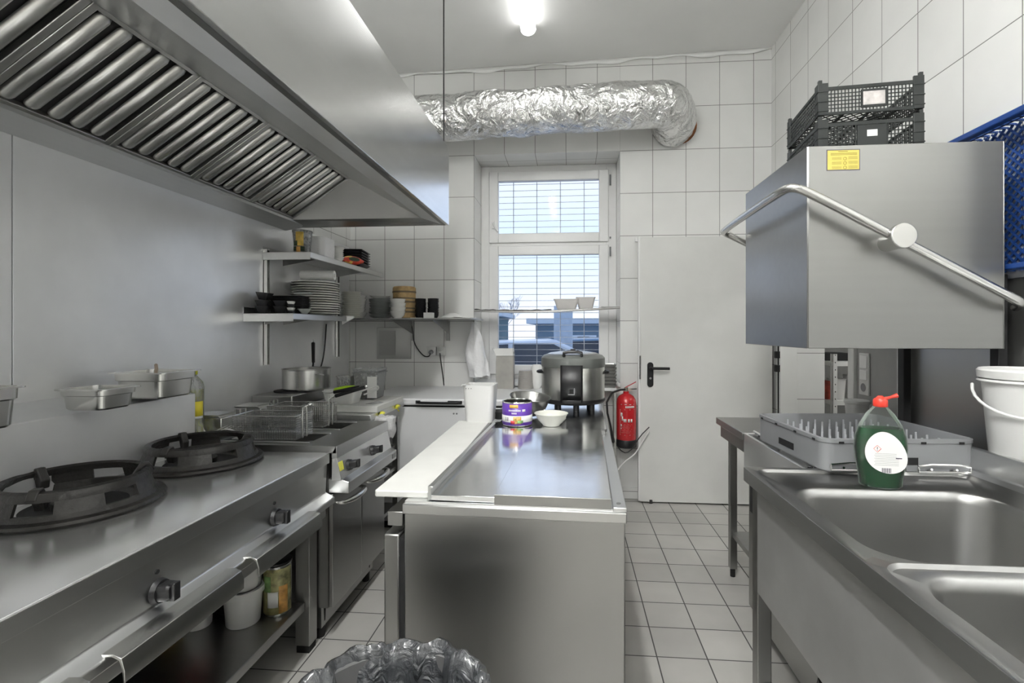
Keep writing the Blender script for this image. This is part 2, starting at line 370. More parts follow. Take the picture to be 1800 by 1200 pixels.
# steel security grille outside
m = MB()
for i in range(-1, 6): m.cyl((-.506+.2095*i, 4.36, .85), (-.506+.2095*i, 4.36, 2.78), .0035, 6)
z = .88
while z < 2.78: m.cyl((-.80, 4.352, z), (.42, 4.352, z), .0022, 6); z += .0545
m.mi = 1
frame(m, -.80, .43, .84, 2.80, 4.35, 4.37, .02)
for s_ in (-1, 1): m.tube([(-.187+s_*.60, 4.34, 2.56), (-.187+s_*.37, 4.34, 2.79)], .012, 6)
tag(m.build('window_grille', [satin, mat('grille_frame', (.12, .14, .18), .5)]), 'thin wire security grille fixed outside the window', 'grille')

# ---- small room seen through the doorway
m = MB(); m.box(1.842, 4.2, 5.3, 5.5, 0, 3); m.box(4.0, 4.2, 1.2, 5.3, 0, 3); m.box(1.842, 4.2, 1.0, 1.2, 0, 3); struct(m.build('wall_storeroom', grey_wall))
m = MB(); m.box(1.87, 4.2, 1.0, 5.5, 2.75, 2.9); struct(m.build('ceiling_storeroom', ceil_pt))
m = MB(); m.box(1.842, 1.93, 4.411, 5.3, 0, 2.75); struct(m.build('wall_storeroom_left', grey_wall))
m = MB(); m.box(2.6, 2.75, 2.2, 3.4, 2.68, 2.74); lo = m.build('added_ceiling_lamp', mat('storeroom_fill_lamp', (1, 1, .97), .5, emit=16, bump=.01), origin=(2.67, 2.8, 2.68))  # added out of view to brighten the storeroom
tag(lo, 'unseen ceiling tube lamp added to light the small room behind the doorway', 'lamp')

# ================================================================== LIGHTS: ceiling tubes
lamp_m = mat('lit_diffuser', (1, 1, .985), .4, emit=LAMP, bump=.01)
fill_lamp_m = mat('added_fill_diffuser', (1, 1, .985), .4, emit=FILL_LAMP, bump=.01)  # stronger glow for the tubes added out of view as fill light
def tube_lamp(name, x, y0, y1, label, lm=None):
    t = thing(name, label, 'lamp', (x, (y0+y1)/2, CZ(x)-.075), group='ceiling tube lamps')
    m = MB(); m.box(x-.035, x+.035, y0, y1, CZ(x)-.045, CZ(x)); m.build('housing', white_pt, t, bevel=.006)
    m = MB(); m.prism([(x+.052*math.cos(a), CZ(x)-.035+.048*math.sin(a)) for a in [PI+PI*i/12 for i in range(13)]], y0+.01, y1-.01); m.build('diffuser', lm or lamp_m, t)
    for y in (y0, y1-.012):
        m = MB(); m.prism([(x+.055*math.cos(a), CZ(x)-.033+.052*math.sin(a)) for a in [PI+PI*i/12 for i in range(13)]], y, y+.012); m.build('end_cap', white_pt, t)
    return t
tube_lamp('tube_lamp', -.29, 2.15, 3.40, 'lit tube lamp on the ceiling in front of the foil duct')
tube_lamp('tube_lamp', -.29, -.50, .95, 'unseen fill tube lamp added on the ceiling above the camera side', fill_lamp_m)  # this tube and the next two are added to even out the light
tube_lamp('tube_lamp', -.29, -3.1, -1.65, 'unseen fill tube lamp added on the ceiling nearest the front wall', fill_lamp_m)
tube_lamp('tube_lamp', -1.05, -3.0, -1.55, 'unseen fill tube lamp added on the ceiling beyond the near end of the extraction hood', fill_lamp_m)

# ================================================================== EXTRACTION HOOD
HB, HT, HX, HY1, HY0 = 1.975, 2.45, -.750, 2.985, -1.2
hood = thing('extraction_hood', 'long stainless steel extraction hood with slatted filters over the wok range', 'extraction hood', (XL+.02, .9, HB))
m = MB()
# front panel, with its cut upper corner at the far end
m.loft([[(HX, HY0, HB), (HX, HY1, HB), (HX, HY1, HT-.04), (HX, HY1-.05, HT), (HX, HY0, HT)], [(HX-.02, HY0, HB), (HX-.02, HY1, HB), (HX-.02, HY1, HT-.04), (HX-.02, HY1-.05, HT), (HX-.02, HY0, HT)]])
m.build('front_panel', steel_hood, hood, bevel=.002)
m = MB(); m.box(XL+.013, HX-.02, HY0, HY1-.05, HT-.015, HT); m.build('top_panel', steel_hood, hood)
m = MB(); m.box(XL+.013, HX-.021, HY1-.012, HY1, HB+.02, HT-.02); m.build('end_panel', steel_hood, hood)
m = MB(); m.prism([(HX-.02, HB), (HX-.04, HB), (HX-.04, HB+.008), (HX-.02, HB+.008)], HY0, HY1-.001); m.box(XL+.013, HX-.02, HY1-.03, HY1-.001, HB, HB+.02); m.build('lower_lip', steel_dark, hood)
# inner sloping apron (two folds) and rear gutter
m = MB(); m.prism([(HX-.04, HB+.001), (-.90, 2.004), (-.90, 2.014), (HX-.04, HB+.011)], HY0, HY1-.02); m.build('inner_slope', steel_wall, hood)  # lighter steel stands in for the bright reflection along this strip
m = MB(); m.prism([(-.90, 2.004), (-1.30, 2.222), (-1.30, 2.232), (-.90, 2.014)], HY0, 2.86); m.build('inner_fold', steel_y, hood)
m = MB(); m.prism([(XL+.013, 1.955), (-1.655, 1.975), (-1.655, 2.00), (-1.665, 2.00), (-1.665, 1.985), (XL+.013, 1.965)], HY0, HY1-.02); m.build('rear_gutter', steel_y, hood)
# end closing plate sloping down from the last filter
m = MB(); m.loft([[(-1.655, 2.80, 1.985), (-1.30, 2.80, 2.225), (-.90, 2.90, 2.004), (HX-.05, HY1-.03, HB+.005), (XL+.02, HY1-.03, HB-.005)],
                  [(-1.655, 2.80, 2.0), (-1.30, 2.80, 2.24), (-.90, 2.90, 2.019), (HX-.05, HY1-.03, HB+.02), (XL+.02, HY1-.03, HB+.01)]]); m.build('end_plate', steel_v, hood, smooth=False)
# baffle filters: each a cassette with rounded slats
fn = Vector((-.355, 0, -.235)).normalized()      # down the slope
up = Vector((.552, 0, -.834)).normalized()
nrm = Vector((fn.z, 0, -fn.x)).normalized()
if nrm.z > 0: nrm = -nrm                          # visible (lower) side
A0 = Vector((-1.30, 0, 2.222)); LEN = .425
slat_m = mat('filter_slat_steel', (.60, .60, .58), .34, brush=0, metal=1, rvar=.04, bump=.04, bscale=6)
y = HY0+.02; nf = 0
FWD = .393
y = 2.81-FWD*10
while y < 2.70:
    m = MB()
    def fp(u, yy, n_): return A0+fn*u+nrm*n_+Vector((0, yy, 0))
    for (u0, u1, a, b) in ((0, LEN, 0, .022), (0, LEN, FWD-.024, FWD-.002), (0, .014, 0, FWD-.002), (LEN-.014, LEN, 0, FWD-.002)):
        q = [fp(u0, y+a, 0), fp(u1, y+a, 0), fp(u1, y+b, 0), fp(u0, y+b, 0)]; q2 = [p-nrm*.022 for p in q]; m.loft([q, q2])
    back = [fp(0, y+.01, -.024), fp(LEN, y+.01, -.024), fp(LEN, y+FWD-.01, -.024), fp(0, y+FWD-.01, -.024)]
    fo = m.build('filter', slat_m, hood, bevel=.002)
    m = MB(); m.loft([back, [p-nrm*.002 for p in back]]); m.build('filter_back', blackm, fo)
    ns = 5; pw = (FWD-.05)/ns
    for k in range(ns):
        yc = y+.025+pw*(k+.5); hw = pw*.33
        m = MB(); L = []
        for u, sc in ((.014, .35), (.020, .8), (.032, 1), (LEN-.032, 1), (LEN-.020, .8), (LEN-.014, .35)):
            L.append([fp(u, yc+hw*sc*math.cos(a), -.016+.017*sc*math.sin(a)) for a in [PI*i/8 for i in range(9)]])
        m.loft(L); m.build('slat', slat_m, fo, ang=50)
    y += FWD
m = MB(); m.box(XL+.3, HX-.3, .6, 1.4, HT, CZ(-1.2)); m.build('flue', steel_hood, hood)
# threaded rod that hangs the hood
m = MB(); m.cyl((-.768, 2.93, HT-.02), (-.768, 2.93, CZ(-.768)), .0042, 8); m.build('hanging_rod', blackm, hood)
# ================================================================== FOIL DUCT
random.seed(3)
pts = [Vector((-1.75, 3.60, 2.88))]
for i in range(1, 30): pts.append(Vector((-1.75+2.35*i/29, 3.60-.01*math.sin(i), 2.885+.075*i/29)))
for i in range(1, 15):
    a = PI/2*i/14; pts.append(Vector((.60+.175*math.sin(a)+.02, 3.60+.16*(1-math.cos(a))+.15*(i/14)**2, 2.96-.05*(i/14)**2)))
m = MB(); seg = 64; loops = []
P2 = []
for a, b in zip(pts, pts[1:]): P2 += [a.lerp(b, k/5) for k in range(5)]
P2.append(pts[-1])
from mathutils import noise as NZ
for i, p in enumerate(P2):
    a = P2[max(0, i-1)]; b = P2[min(len(P2)-1, i+1)]; d = (b-a).normalized(); w_ = Vector((0, 0, 1)); u = d.cross(w_).normalized(); w_ = u.cross(d)
    lp = []
    for k in range(seg):
        t_ = 2*PI*k/seg; dr = u*math.cos(t_)+w_*math.sin(t_)
        q = p+dr*.16; r = .160+.012*NZ.noise(q*7)+.007*abs(NZ.noise(q*19+Vector((5, 0, 0))))+.0045*abs(NZ.noise(q*42))-.010*math.exp(-((p.x+.28)/.02)**2)
        lp.append(p+dr*r)
    loops.append(lp)
m.loft(loops)
du = m.build('ventilation_duct', foil, ang=60, origin=(-.5, 3.6, 2.75)); tag(du, 'round ventilation duct wrapped in crumpled silver foil under the ceiling', 'duct')
m = MB(); m.cyl((.835, YB-.004, 2.925), (.835, YB-.0005, 2.925), .150, 32); m.build('wall_hole', mat('broken_brick', (.33, .13, .05), .9, var=.4, bump=.4), du)

# ================================================================== WOK RANGE (left)
WZ, WF, WE = .81, -1.012, 1.985
rg = thing('wok_range', 'stainless steel two-burner wok range with splashback ledge and open undershelf', 'wok range', (-1.4, .9, 0))
m = MB(); m.box(-1.607, WF, -.25, WE, WZ-.042, WZ); m.build('worktop', steel_work, rg, bevel=.004)
m = MB(); m.box(WF, WF+.003, -.25, WE-.002, WZ-.043, WZ-.003); m.build('front_edge', steel_y, rg, bevel=.001)
m = MB(); m.prism([(XL+.013, WZ-.05), (-1.607, WZ-.05), (-1.607, 1.053), (XL+.013, 1.088)], -.25, WE-.004); m.build('splashback', steel_wall, rg, bevel=.002)
m = MB(); m.prism([(-1.10, WZ-.043), (WF-.006, WZ-.043), (WF-.012, .645), (-.985, .625), (-.985, .600), (WF-.012, .598), (WF-.012, .540), (-1.10, .540)], -.25, WE-.002); m.build('control_panel', steel_y, rg, bevel=.004)
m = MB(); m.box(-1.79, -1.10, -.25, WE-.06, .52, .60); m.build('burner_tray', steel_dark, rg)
for y0, y1 in ((.30, .90), (.967, 1.35), (1.419, 1.80)):
    m = MB(); m.prism([(-1.00, .632), (-.972, .634), (-.952, .626), (-.944, .600), (-.944, .575), (-.948, .575), (-.950, .600), (-.957, .621), (-.975, .628), (-1.00, .626)], y0, y1); m.build('tap_rail', satin, rg, bevel=.001)
def knob(par, c, ax, r=.022, lever=.012, m_=black):
    """gas knob on a face whose outward direction is ax"""
    c = Vector(c); ax = Vector(ax)
    m = MB(); m.cyl(c, c+ax*.012, r*1.15, 20, r); 
    u = ax.orthogonal().normalized(); w_ = ax.cross(u)
    pr = []
    for i in range(24):
        a = 2*PI*i/24; q = r*(1-.22*abs(math.sin(2*a))**2); pr.append((q, a))
    m.loft([[c+ax*h+(u*math.cos(a)+w_*math.sin(a))*q*s_ for q, a in pr] for h, s_ in ((.012, .95), (.034, .9), (.040, .7))])
    k = m.build('knob', m_, par)
    m = MB(); q = Vector((0, .0, 1)); m.loft([[c+ax*h+Vector((0, a*lever*.5, b*r*.80)) for a, b in ((-1, -1), (1, -1), (1, 1), (-1, 1))] for h in (.036, .050)]); m.build('knob_grip', m_, k, bevel=.002)
    return k
for yk in (1.136, 1.618, .52):
    knob(rg, (WF-.006, yk, .678), (1, 0, .05), .027, .020)
    m = MB(); m.cyl((WF-.008, yk-.005, .728), (WF-.004, yk-.005, .728), .006, 10); m.build('pilot_hole', darkslot, rg)
for x0, y0 in ((-1.125, WE-.062), (-1.75, WE-.062), (-1.125, -.20), (-1.75, -.20)):
    m = MB(); m.box(x0, x0+.062, y0, y0+.060, .03, .60); lg = m.build('leg', steel_v, rg, bevel=.003)
    m = MB(); m.box(x0+.004, x0+.058, y0+.004, y0+.056, 0, .031); m.build('foot', darkslot, lg)
m = MB(); m.box(-1.125, -1.064, WE-.062, WE-.002, .54, WZ-.045); m.build('corner_post', steel_v, rg, bevel=.003)
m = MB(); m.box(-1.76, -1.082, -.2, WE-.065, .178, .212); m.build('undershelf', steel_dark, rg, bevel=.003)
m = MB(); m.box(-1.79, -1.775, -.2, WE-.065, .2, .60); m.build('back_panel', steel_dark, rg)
RINGS = [(-1.447, 1.325), (-1.433, 1.80-.005)]
for cx, cy in RINGS:
    m = MB(); m.lathe([(.105, .0005), (.115, .003), (.122, .003), (.112, .0008), (.02, .0008)], (cx, cy, WZ), 48, cap0=False); 
    b_ = m.build('burner_bowl', blackm, rg)
    m = MB(); m.lathe([(.055, 0), (.055, .018), (.04, .024), (.02, .024)], (cx, cy, WZ+.001), 24); m.build('burner_head', iron, b_)
def arcseg(m, rings, a0, a1, n=4):
    """solid arc segment; rings = closed cross-section of (r, z)"""
    L = [[(r*math.cos(a0+(a1-a0)*i/n), r*math.sin(a0+(a1-a0)*i/n), z) for r, z in rings] for i in range(n+1)]
    m.loft(L); return m
def wok_ring(label, loc, rz):
    t = thing('wok_ring', label, 'wok ring', loc, rz, 'cast iron wok rings on the range')
    m = MB(); m.lathe([(.176, 0), (.212, 0), (.216, .006), (.212, .013), (.196, .017), (.188, .030), (.178, .030), (.176, .012), (.176, 0)], seg=64, cap0=False, cap1=False); m.build('base_flange', iron, t, local=True)
    prof = [(.189, .028), (.176, .066), (.168, .064), (.180, .028)]
    for k in range(6):
        m = MB(); arcseg(m, prof, 2*PI*(k-.27)/6, 2*PI*(k+.27)/6, 6); m.build('wall_post', iron, t, local=True)
    m = MB(); m.lathe([(.178, .062), (.179, .072), (.173, .084), (.162, .088), (.153, .082), (.158, .072), (.166, .062), (.178, .062)], seg=64, cap0=False, cap1=False); m.build('top_ring', iron, t, local=True)
    for k in range(3):
        a = 2*PI*k/3+.5; m = MB(); m.T = Matrix.Rotation(a, 4, 'Z')
        m.prism([(.184, .070), (.170, .094), (.150, .096), (.128, .060), (.132, .035), (.150, .032), (.160, .060)], -.012, .012); m.build('wok_rest', iron, t, local=True, bevel=.003)
    return t
wr = wok_ring('black cast iron wok ring on the range, nearest the camera', (*RINGS[0], WZ+.0035), .35)
dup(wr, (*RINGS[1], WZ+.0035), .05, 'black cast iron wok ring on the range, beside the fryer')

# things on the undershelf
def tub(name, label, x, y, z, r0, r1, h, m_, group=None, handle=None, rim=.007):
    t = thing(name, label, 'tub', (x, y, z), 0, group)
    m = MB(); m.lathe([(r0-.003, 0), (r0, .004), (r1, h-.022), (r1+rim, h-.022), (r1+rim, h), (r1-.003, h), (r1-.004, h-.02), (r0-.004, .006), (r0-.006, .004)], (0,0,0), 36); m.build('body', m_, t, local=True)
    return t
UZ = .2125
tub('plastic_tub', 'white plastic tub on the undershelf, lower one of the two stacked tubs', -1.245, 1.775, UZ, .058, .066, .135, white_pl, 'white tubs under the range')
t2 = tub('plastic_tub', 'white plastic tub standing on top of another white tub under the range', -1.247, 1.777, UZ+.136, .060, .068, .150, white_pl, 'white tubs under the range')
def label_band(par, r, z0, z1, a0, a1, m_, n=16, name='label'):
    m = MB(); m.grid(n, 1, lambda u, v: (r*math.cos(a0+(a1-a0)*u), r*math.sin(a0+(a1-a0)*u), z0+(z1-z0)*v)); return m.build(name, m_, par, local=True, solid=.0006)
veg_m = mat('vegetable_picture_label', (.42, .40, .18), .4, var=.8, vscale=30, bump=.01)
org_m = mat('orange_print', (.72, .38, .10), .4, var=.4, vscale=40, bump=.01)
grn_m = mat('green_print', (.20, .36, .12), .4, var=.5, vscale=40, bump=.01)
wht_m = mat('white_print', (.80, .80, .78), .5, var=.03, bump=.01)
def jar(label, x, y, r, h):
    t = thing('food_jar', label, 'jar', (x, y, UZ), 0)
    m = MB(); m.lathe([(r-.004, 0), (r, .005), (r, h-.012), (r-.004, h-.008), (r-.004, h-.02), (.01, h-.03)], seg=36); m.build('jar_body', satin, t, local=True)
    label_band(t, r+.0012, .012, h-.02, -PI*.95, PI*.05, veg_m); return t
t = jar('open vegetable tin with a green and orange picture label, by the corner leg', -1.155, 1.852, .050, .205)
label_band(t, .0525, .04, .10, -1.75, -1.0, wht_m, name='white_label'); label_band(t, .0525, .10, .16, -2.1, -1.5, grn_m, name='green_print'); label_band(t, .0525, .015, .12, -.95, -.3, org_m, name='orange_print')
m = MB(); m.lathe([(.0515, 0), (.0515, .008), (.047, .009), (.02, .009)], (0, 0, .197), 30); m.build('black_rim', black, t, local=True)
t = tub('storage_can', 'dark can standing behind the vegetable tin on the undershelf', -1.36, 1.86, UZ, .055, .055, .255, black)
m = MB(); m.lathe([(.05, 0), (.05, .01), (.03, .014)], (0, 0, .250), 24); m.build('lid', steel_dark, t, local=True)
t = jar('small tin with a yellow picture label in the dark of the undershelf', -1.52, 1.78, .045, .12); label_band(t, .0475, .05, .105, -2.4, -.4, mat('yellow_print', (.70, .50, .08), .4, var=.5, vscale=60, bump=.01), name='yellow_print')
t = tub('sauce_tub', 'red topped tub on the undershelf, left of the white tubs', -1.40, 1.74, UZ, .045, .05, .12, white_pl)
m = MB(); m.lathe([(.05, 0), (.05, .06), (.045, .065)], (0, 0, .12), 24); m.build('red_lid', red_pt, t, local=True)

# gastronorm pans on the ledge
def gn(label, x, y, z, w_, l, h, rz=0, spoon=False, lid=False):
    t = thing('gastronorm_pan', label, 'food pan', (x, y, z), rz, 'steel food pans on the range ledge')
    m = MB()
    L = [rr(0, 0, w_*.70, l*.74, .025, .0), rr(0, 0, w_*.76, l*.80, .028, .006), rr(0, 0, w_*.80, l*.84, .028, h*.66), rr(0, 0, w_*.86, l*.90, .028, h*.70), rr(0, 0, w_*.87, l*.91, .028, h-.004),
         rr(0, 0, w_, l, .024, h-.004), rr(0, 0, w_, l, .024, h), rr(0, 0, w_*.85, l*.89, .026, h), rr(0, 0, w_*.84, l*.88, .026, h*.71), rr(0, 0, w_*.78, l*.82, .026, h*.67), rr(0, 0, w_*.72, l*.76, .025, .004)]
    m.loft(L); m.build('pan', satin, t, local=True)
    if spoon:
        m = MB(); m.tube([(.04, -.06, h*.4), (0, .0, h+.008), (-.02, .02, h+.022)], .006, 8); m.build('spoon_handle', mat('wooden_handle', (.45, .36, .28), .6, var=.3, bump=.2), t, local=True)
        m = MB(); m.lathe([(.05, 0), (.045, .012), (.02, .02)], (0.02, .0, h*.35), 20); m.build('white_paste', white_pl, t, local=True)
    return t
gn('deep steel food pan at the near end of the ledge', -1.555, 1.14, 1.067, .18, .16, .108)
gn('shallow steel food pan, middle one on the ledge', -1.555, 1.50, 1.068, .185, .15, .068)
gn('larger steel food pan with a wooden spoon, farthest on the ledge', -1.60, 1.775, 1.069, .235, .20, .098, spoon=True)

# cooking oil bottle
def lathe_thing(name, label, cat, loc, parts, group=None, rz=0):
    t = thing(name, label, cat, loc, rz, group)
    for nm, prof, mm in parts:
        m = MB(); m.lathe(prof, seg=32); m.build(nm, mm, t, local=True)
    return t
oil_m = clear('cooking_oil', (.55, .58, .10), .45, .1)
t = lathe_thing('oil_bottle', 'clear bottle of yellow cooking oil between the ledge and the fryer', 'bottle', (-1.668, 2.045, .836), [
    ('bottle', [(.036, 0), (.040, .006), (.040, .07), (.036, .085), (.040, .10), (.040, .20), (.041, .235), (.036, .258), (.018, .282), (.0135, .288), (.0135, .298)], clear_pl),
    ('oil', [(.034, .004), (.037, .01), (.037, .07), (.033, .085), (.037, .10), (.037, .20), (.038, .225), (.001, .226)], oil_m),
    ('cap', [(.0165, .292), (.0165, .308), (.014, .311), (.001, .311)], mat('yellow_green_cap', (.45, .45, .02), .4, bump=.02))])
label_band(t, .0415, .11, .175, -PI*.95, .1, mat('yellow_label', (.80, .68, .05), .5, var=.1, bump=.02))
label_band(t, .0415, .10, .11, -PI*.95, .1, wht_m, name='white_stripe')

# ================================================================== DOUBLE FRYER
FZ, FX, FY0, FY1 = .835, -.985, 1.992, 2.575
fr = thing('double_fryer', 'stainless steel double fryer with two doors, black knobs and recessed oil wells', 'fryer', (-1.35, 2.28, 0))
wells = [(-1.545, -1.135, 2.045, 2.215), (-1.545, -1.135, 2.325, 2.495)]
m = MB()
m.box(-1.79, -1.545, FY0, FY1, FZ-.03, FZ); m.box(-1.135, FX, FY0, FY1, FZ-.03, FZ)
m.box(-1.545, -1.135, FY0, 2.045, FZ-.03, FZ); m.box(-1.545, -1.135, 2.215, 2.325, FZ-.03, FZ); m.box(-1.545, -1.135, 2.495, FY1, FZ-.03, FZ)
m.build('worktop', steel_dark, fr)
m = MB(); m.prism([(FX-.02, FZ-.03), (FX, FZ), (FX+.004, FZ), (FX+.004, FZ-.05), (FX-.02, FZ-.05)], FY0, FY1); m.build('front_edge', steel_y, fr, bevel=.001)
for i, (a, b, c, d) in enumerate(wells):
    m = MB(); m.loft([rr((a+b)/2, (c+d)/2, b-a, d-c, .02, FZ-.002), rr((a+b)/2, (c+d)/2, b-a-.012, d-c-.012, .02, FZ-.16)], cap0=False); m.build('well', steel_dark, fr)
    m = MB(); m.box(a+.015, b-.015, c+.012, d-.012, FZ-.13, FZ-.125); m.build('oil', mat('dark_frying_oil', (.05, .035, .012), .08, bump=.02), fr)
    m = MB(); m.box(a-.01, b+.01, c-.014, c-.006, FZ, FZ+.006); m.box(a-.01, b+.01, d+.006, d+.014, FZ, FZ+.006); m.build('well_rim', steel_y, fr, bevel=.002)
    yc = (c+d)/2
    m = MB(); m.box(-1.70, -1.56, yc-.055, yc+.055, FZ, FZ+.095); m.prism([(-1.70, FZ+.095), (-1.56, FZ+.095), (-1.575, FZ+.108), (-1.70, FZ+.108)], yc-.058, yc+.058); m.build('heater_head', satin, fr, bevel=.004)
m = MB(); m.prism([(FX-.02, FZ-.05), (FX+.002, FZ-.05), (-.962, .690), (FX-.02, .690)], FY0+.002, FY1-.002); m.build('control_panel', steel_work, fr, bevel=.001)
m = MB(); m.prism([(-1.02, .695), (-.966, .695), (-.930, .684), (-.930, .636), (-1.02, .636)], 1.905+.09, FY1-.01); m.build('front_bar', steel_y, fr, bevel=.003)
for yk in (2.075, 2.335):
    knob(fr, (-.968, yk, .735), (1, 0, .2), .022, .014)
m = MB(); m.box(-.9635, -.955, 2.075+.004, 2.075+.016, .738, .75); m.build('indicator', org_m, fr)
m = MB(); m.prism([(-.9785, .765), (-.9775, .765), (-.965, .700), (-.966, .700)], 1.997, 2.035); m.build('yellow_sticker', mat('yellow_sticker_print', (.72, .70, .10), .5, var=.15, vscale=60, bump=.02), fr)
m = MB(); m.box(-.9302, -.928, 2.50, 2.55, .65, .675); m.build('rating_plate', steel_dark, fr)
m = MB(); m.box(-1.78, -1.02, FY0, FY1, .15, FZ-.03); m.build('cabinet', steel_dark, fr)
for i, (y0, y1) in enumerate(((FY0+.004, 2.282), (2.286, FY1-.004))):
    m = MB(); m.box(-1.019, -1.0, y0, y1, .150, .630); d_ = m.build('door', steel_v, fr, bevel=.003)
    ym = (y0+y1)/2
    m = MB(); L = []
    for i_ in range(15):
        a = PI*i_/14; L.append((-1.0+.052*math.sin(a)**.6, y0+.03+(y1-y0-.06)*(1-math.cos(a))/2, .585))
    m.tube(L, [.006+.008*math.sin(PI*i_/14) for i_ in range(15)], 10); m.build('handle', satin, d_)
m = MB(); m.box(-1.76, -1.06, FY0+.02, FY1-.02, .05, .15); m.build('plinth', steel_dark, fr)
for x, y in ((-1.08, FY0+.05), (-1.08, FY1-.06), (-1.7, FY0+.05), (-1.7, FY1-.06)):
    m = MB(); m.cyl((x, y, 0), (x, y, .15), .018, 12, .024); m.build('foot', darkslot, fr)

wire = mat('wire_basket_steel', (.62, .62, .60), .25, 1, bump=.02)
def basket(label, loc, rz, grip=.20, tilt=0.0):
    t = thing('fryer_basket', label, 'fryer basket', loc, rz, 'wire fryer baskets')
    Lx, Ly, Hh = .285, .150, .105
    m = MB(); r = .0012
    def seg_(a, b, rad=r):
        m.cyl(a, b, rad, 4)
    n = 26
    for i in range(n+1):
        x = -Lx/2+Lx*i/n
        seg_((x, -Ly/2, .004), (x, -Ly/2, Hh)); seg_((x, Ly/2, .004), (x, Ly/2, Hh)); seg_((x, -Ly/2, .004), (x, Ly/2, .004))
    n = 14
    for i in range(n+1):
        y_ = -Ly/2+Ly*i/n
        seg_((-Lx/2, y_, .004), (-Lx/2, y_, Hh)); seg_((Lx/2, y_, .004), (Lx/2, y_, Hh)); seg_((-Lx/2, y_, .004), (Lx/2, y_, .004))
    n = 10
    for i in range(n+1):
        z_ = .004+(Hh-.004)*i/n
        for a, b in (((-Lx/2, -Ly/2), (Lx/2, -Ly/2)), ((Lx/2, -Ly/2), (Lx/2, Ly/2)), ((Lx/2, Ly/2), (-Lx/2, Ly/2)), ((-Lx/2, Ly/2), (-Lx/2, -Ly/2))): seg_((*a, z_), (*b, z_))
    m.build('mesh_body', wire, t, local=True, smooth=False)
    m = MB(); c4 = [(-Lx/2, -Ly/2), (Lx/2, -Ly/2), (Lx/2, Ly/2), (-Lx/2, Ly/2)]
    m.tube([(a, b, Hh) for a, b in c4], .0032, 8, closed=True); m.tube([(a, b, .004) for a, b in c4], .0026, 8, closed=True)
    for dy in (-.018, .018): m.tube([(Lx/2+.003, dy, .0), (Lx/2+.003, dy, Hh+.03), (Lx/2+.03, dy*.8, Hh+.045)], .003, 8)
    for dy in (-.02, .02): m.tube([(-Lx/2-.002, dy, Hh*.5), (-Lx/2-.002, dy, Hh+.02), (-Lx/2-.02, dy, Hh+.02), (-Lx/2-.02, dy, Hh-.01)], .003, 6)
    m.build('rim_wires', wire, t, local=True)
    m = MB(); m.tube([(Lx/2+.028, 0, Hh+.043), (Lx/2+.028+grip, 0, Hh+.043+grip*.30)], .009, 10); g = m.build('handle_grip', black, t, local=True)
    m = MB(); m.sphere((Lx/2+.028+grip, 0, Hh+.043+grip*.30), .0095, 12, 8); m.build('grip_end', chrome, g, local=True)
    return t
# grips lie diagonally towards the back wall
b1 = basket('wire fryer basket over the near well, beside the wok ring', (-1.345, 2.125, FZ+.006), .03, .0)
b2 = basket('wire fryer basket with black grips over the far well, beside the cutting board', (-1.365, 2.405, FZ+.006), .03, .16)
m = MB(); m.T = Matrix.Identity(4)
m.tube([(.10, .078, .10), (.10, .078, .150), (.13, .078, .158)], .003, 8); m.tube([(.08, .078, .10), (.08, .078, .150), (.13, .078, .158)], .003, 8); m.build('second_handle_wires', wire, b2, local=True)
m = MB(); m.tube([(.125, .078, .157), (.26, .09, .185)], .009, 10); m.build('second_grip', black, b2, local=True)
# skimmer and tongs lying against the splashback end of the fryer
t = thing('skimmer', 'round steel skimmer lying on the fryer behind the far wok ring', 'skimmer', (-1.60, 2.10, FZ+.03))
m = MB(); m.T = Matrix.Translation((-1.62, 2.075, FZ+.045)) @ Matrix.Rotation(1.0, 4, 'Y') @ Matrix.Rotation(.3, 4, 'X'); m.lathe([(.001, -.018), (.03, -.014), (.048, -.004), (.055, .004), (.057, .004), (.050, -.008), (.03, -.018), (.001, -.021)], seg=28); m.build('bowl', satin, t)
m = MB(); m.tube([(-1.60, 2.06, FZ+.04), (-1.50, 2.035, FZ+.055), (-1.38, 2.02, FZ+.035)], .0045, 8); m.build('handle', satin, t)
t = thing('kitchen_tongs', 'steel kitchen tongs lying beside the skimmer on the fryer', 'tongs', (-1.58, 2.02, FZ+.01))
m = MB()
for a, b in ((0, 0), (.018, .03)): m.loft([[(-1.75, 2.02+a, FZ+.012), (-1.75, 2.035+a, FZ+.012), (-1.49, 2.045+a+b, FZ+.03), (-1.49, 2.03+a+b, FZ+.03)], [(-1.75, 2.02+a, FZ+.016), (-1.75, 2.035+a, FZ+.016), (-1.49, 2.045+a+b, FZ+.034), (-1.49, 2.03+a+b, FZ+.034)]])
m.build('arms', satin, t)
m = MB()
for k in range(4): m.tube([(-1.545+k*.02, 2.03, FZ+.05), (-1.53+k*.02, 2.08, FZ+.062)], .003, 6)
tag(m.build('whisk_wires', chrome, origin=(-1.5, 2.05, FZ+.05)), 'short chrome wires of a whisk lying on the near basket', 'whisk')

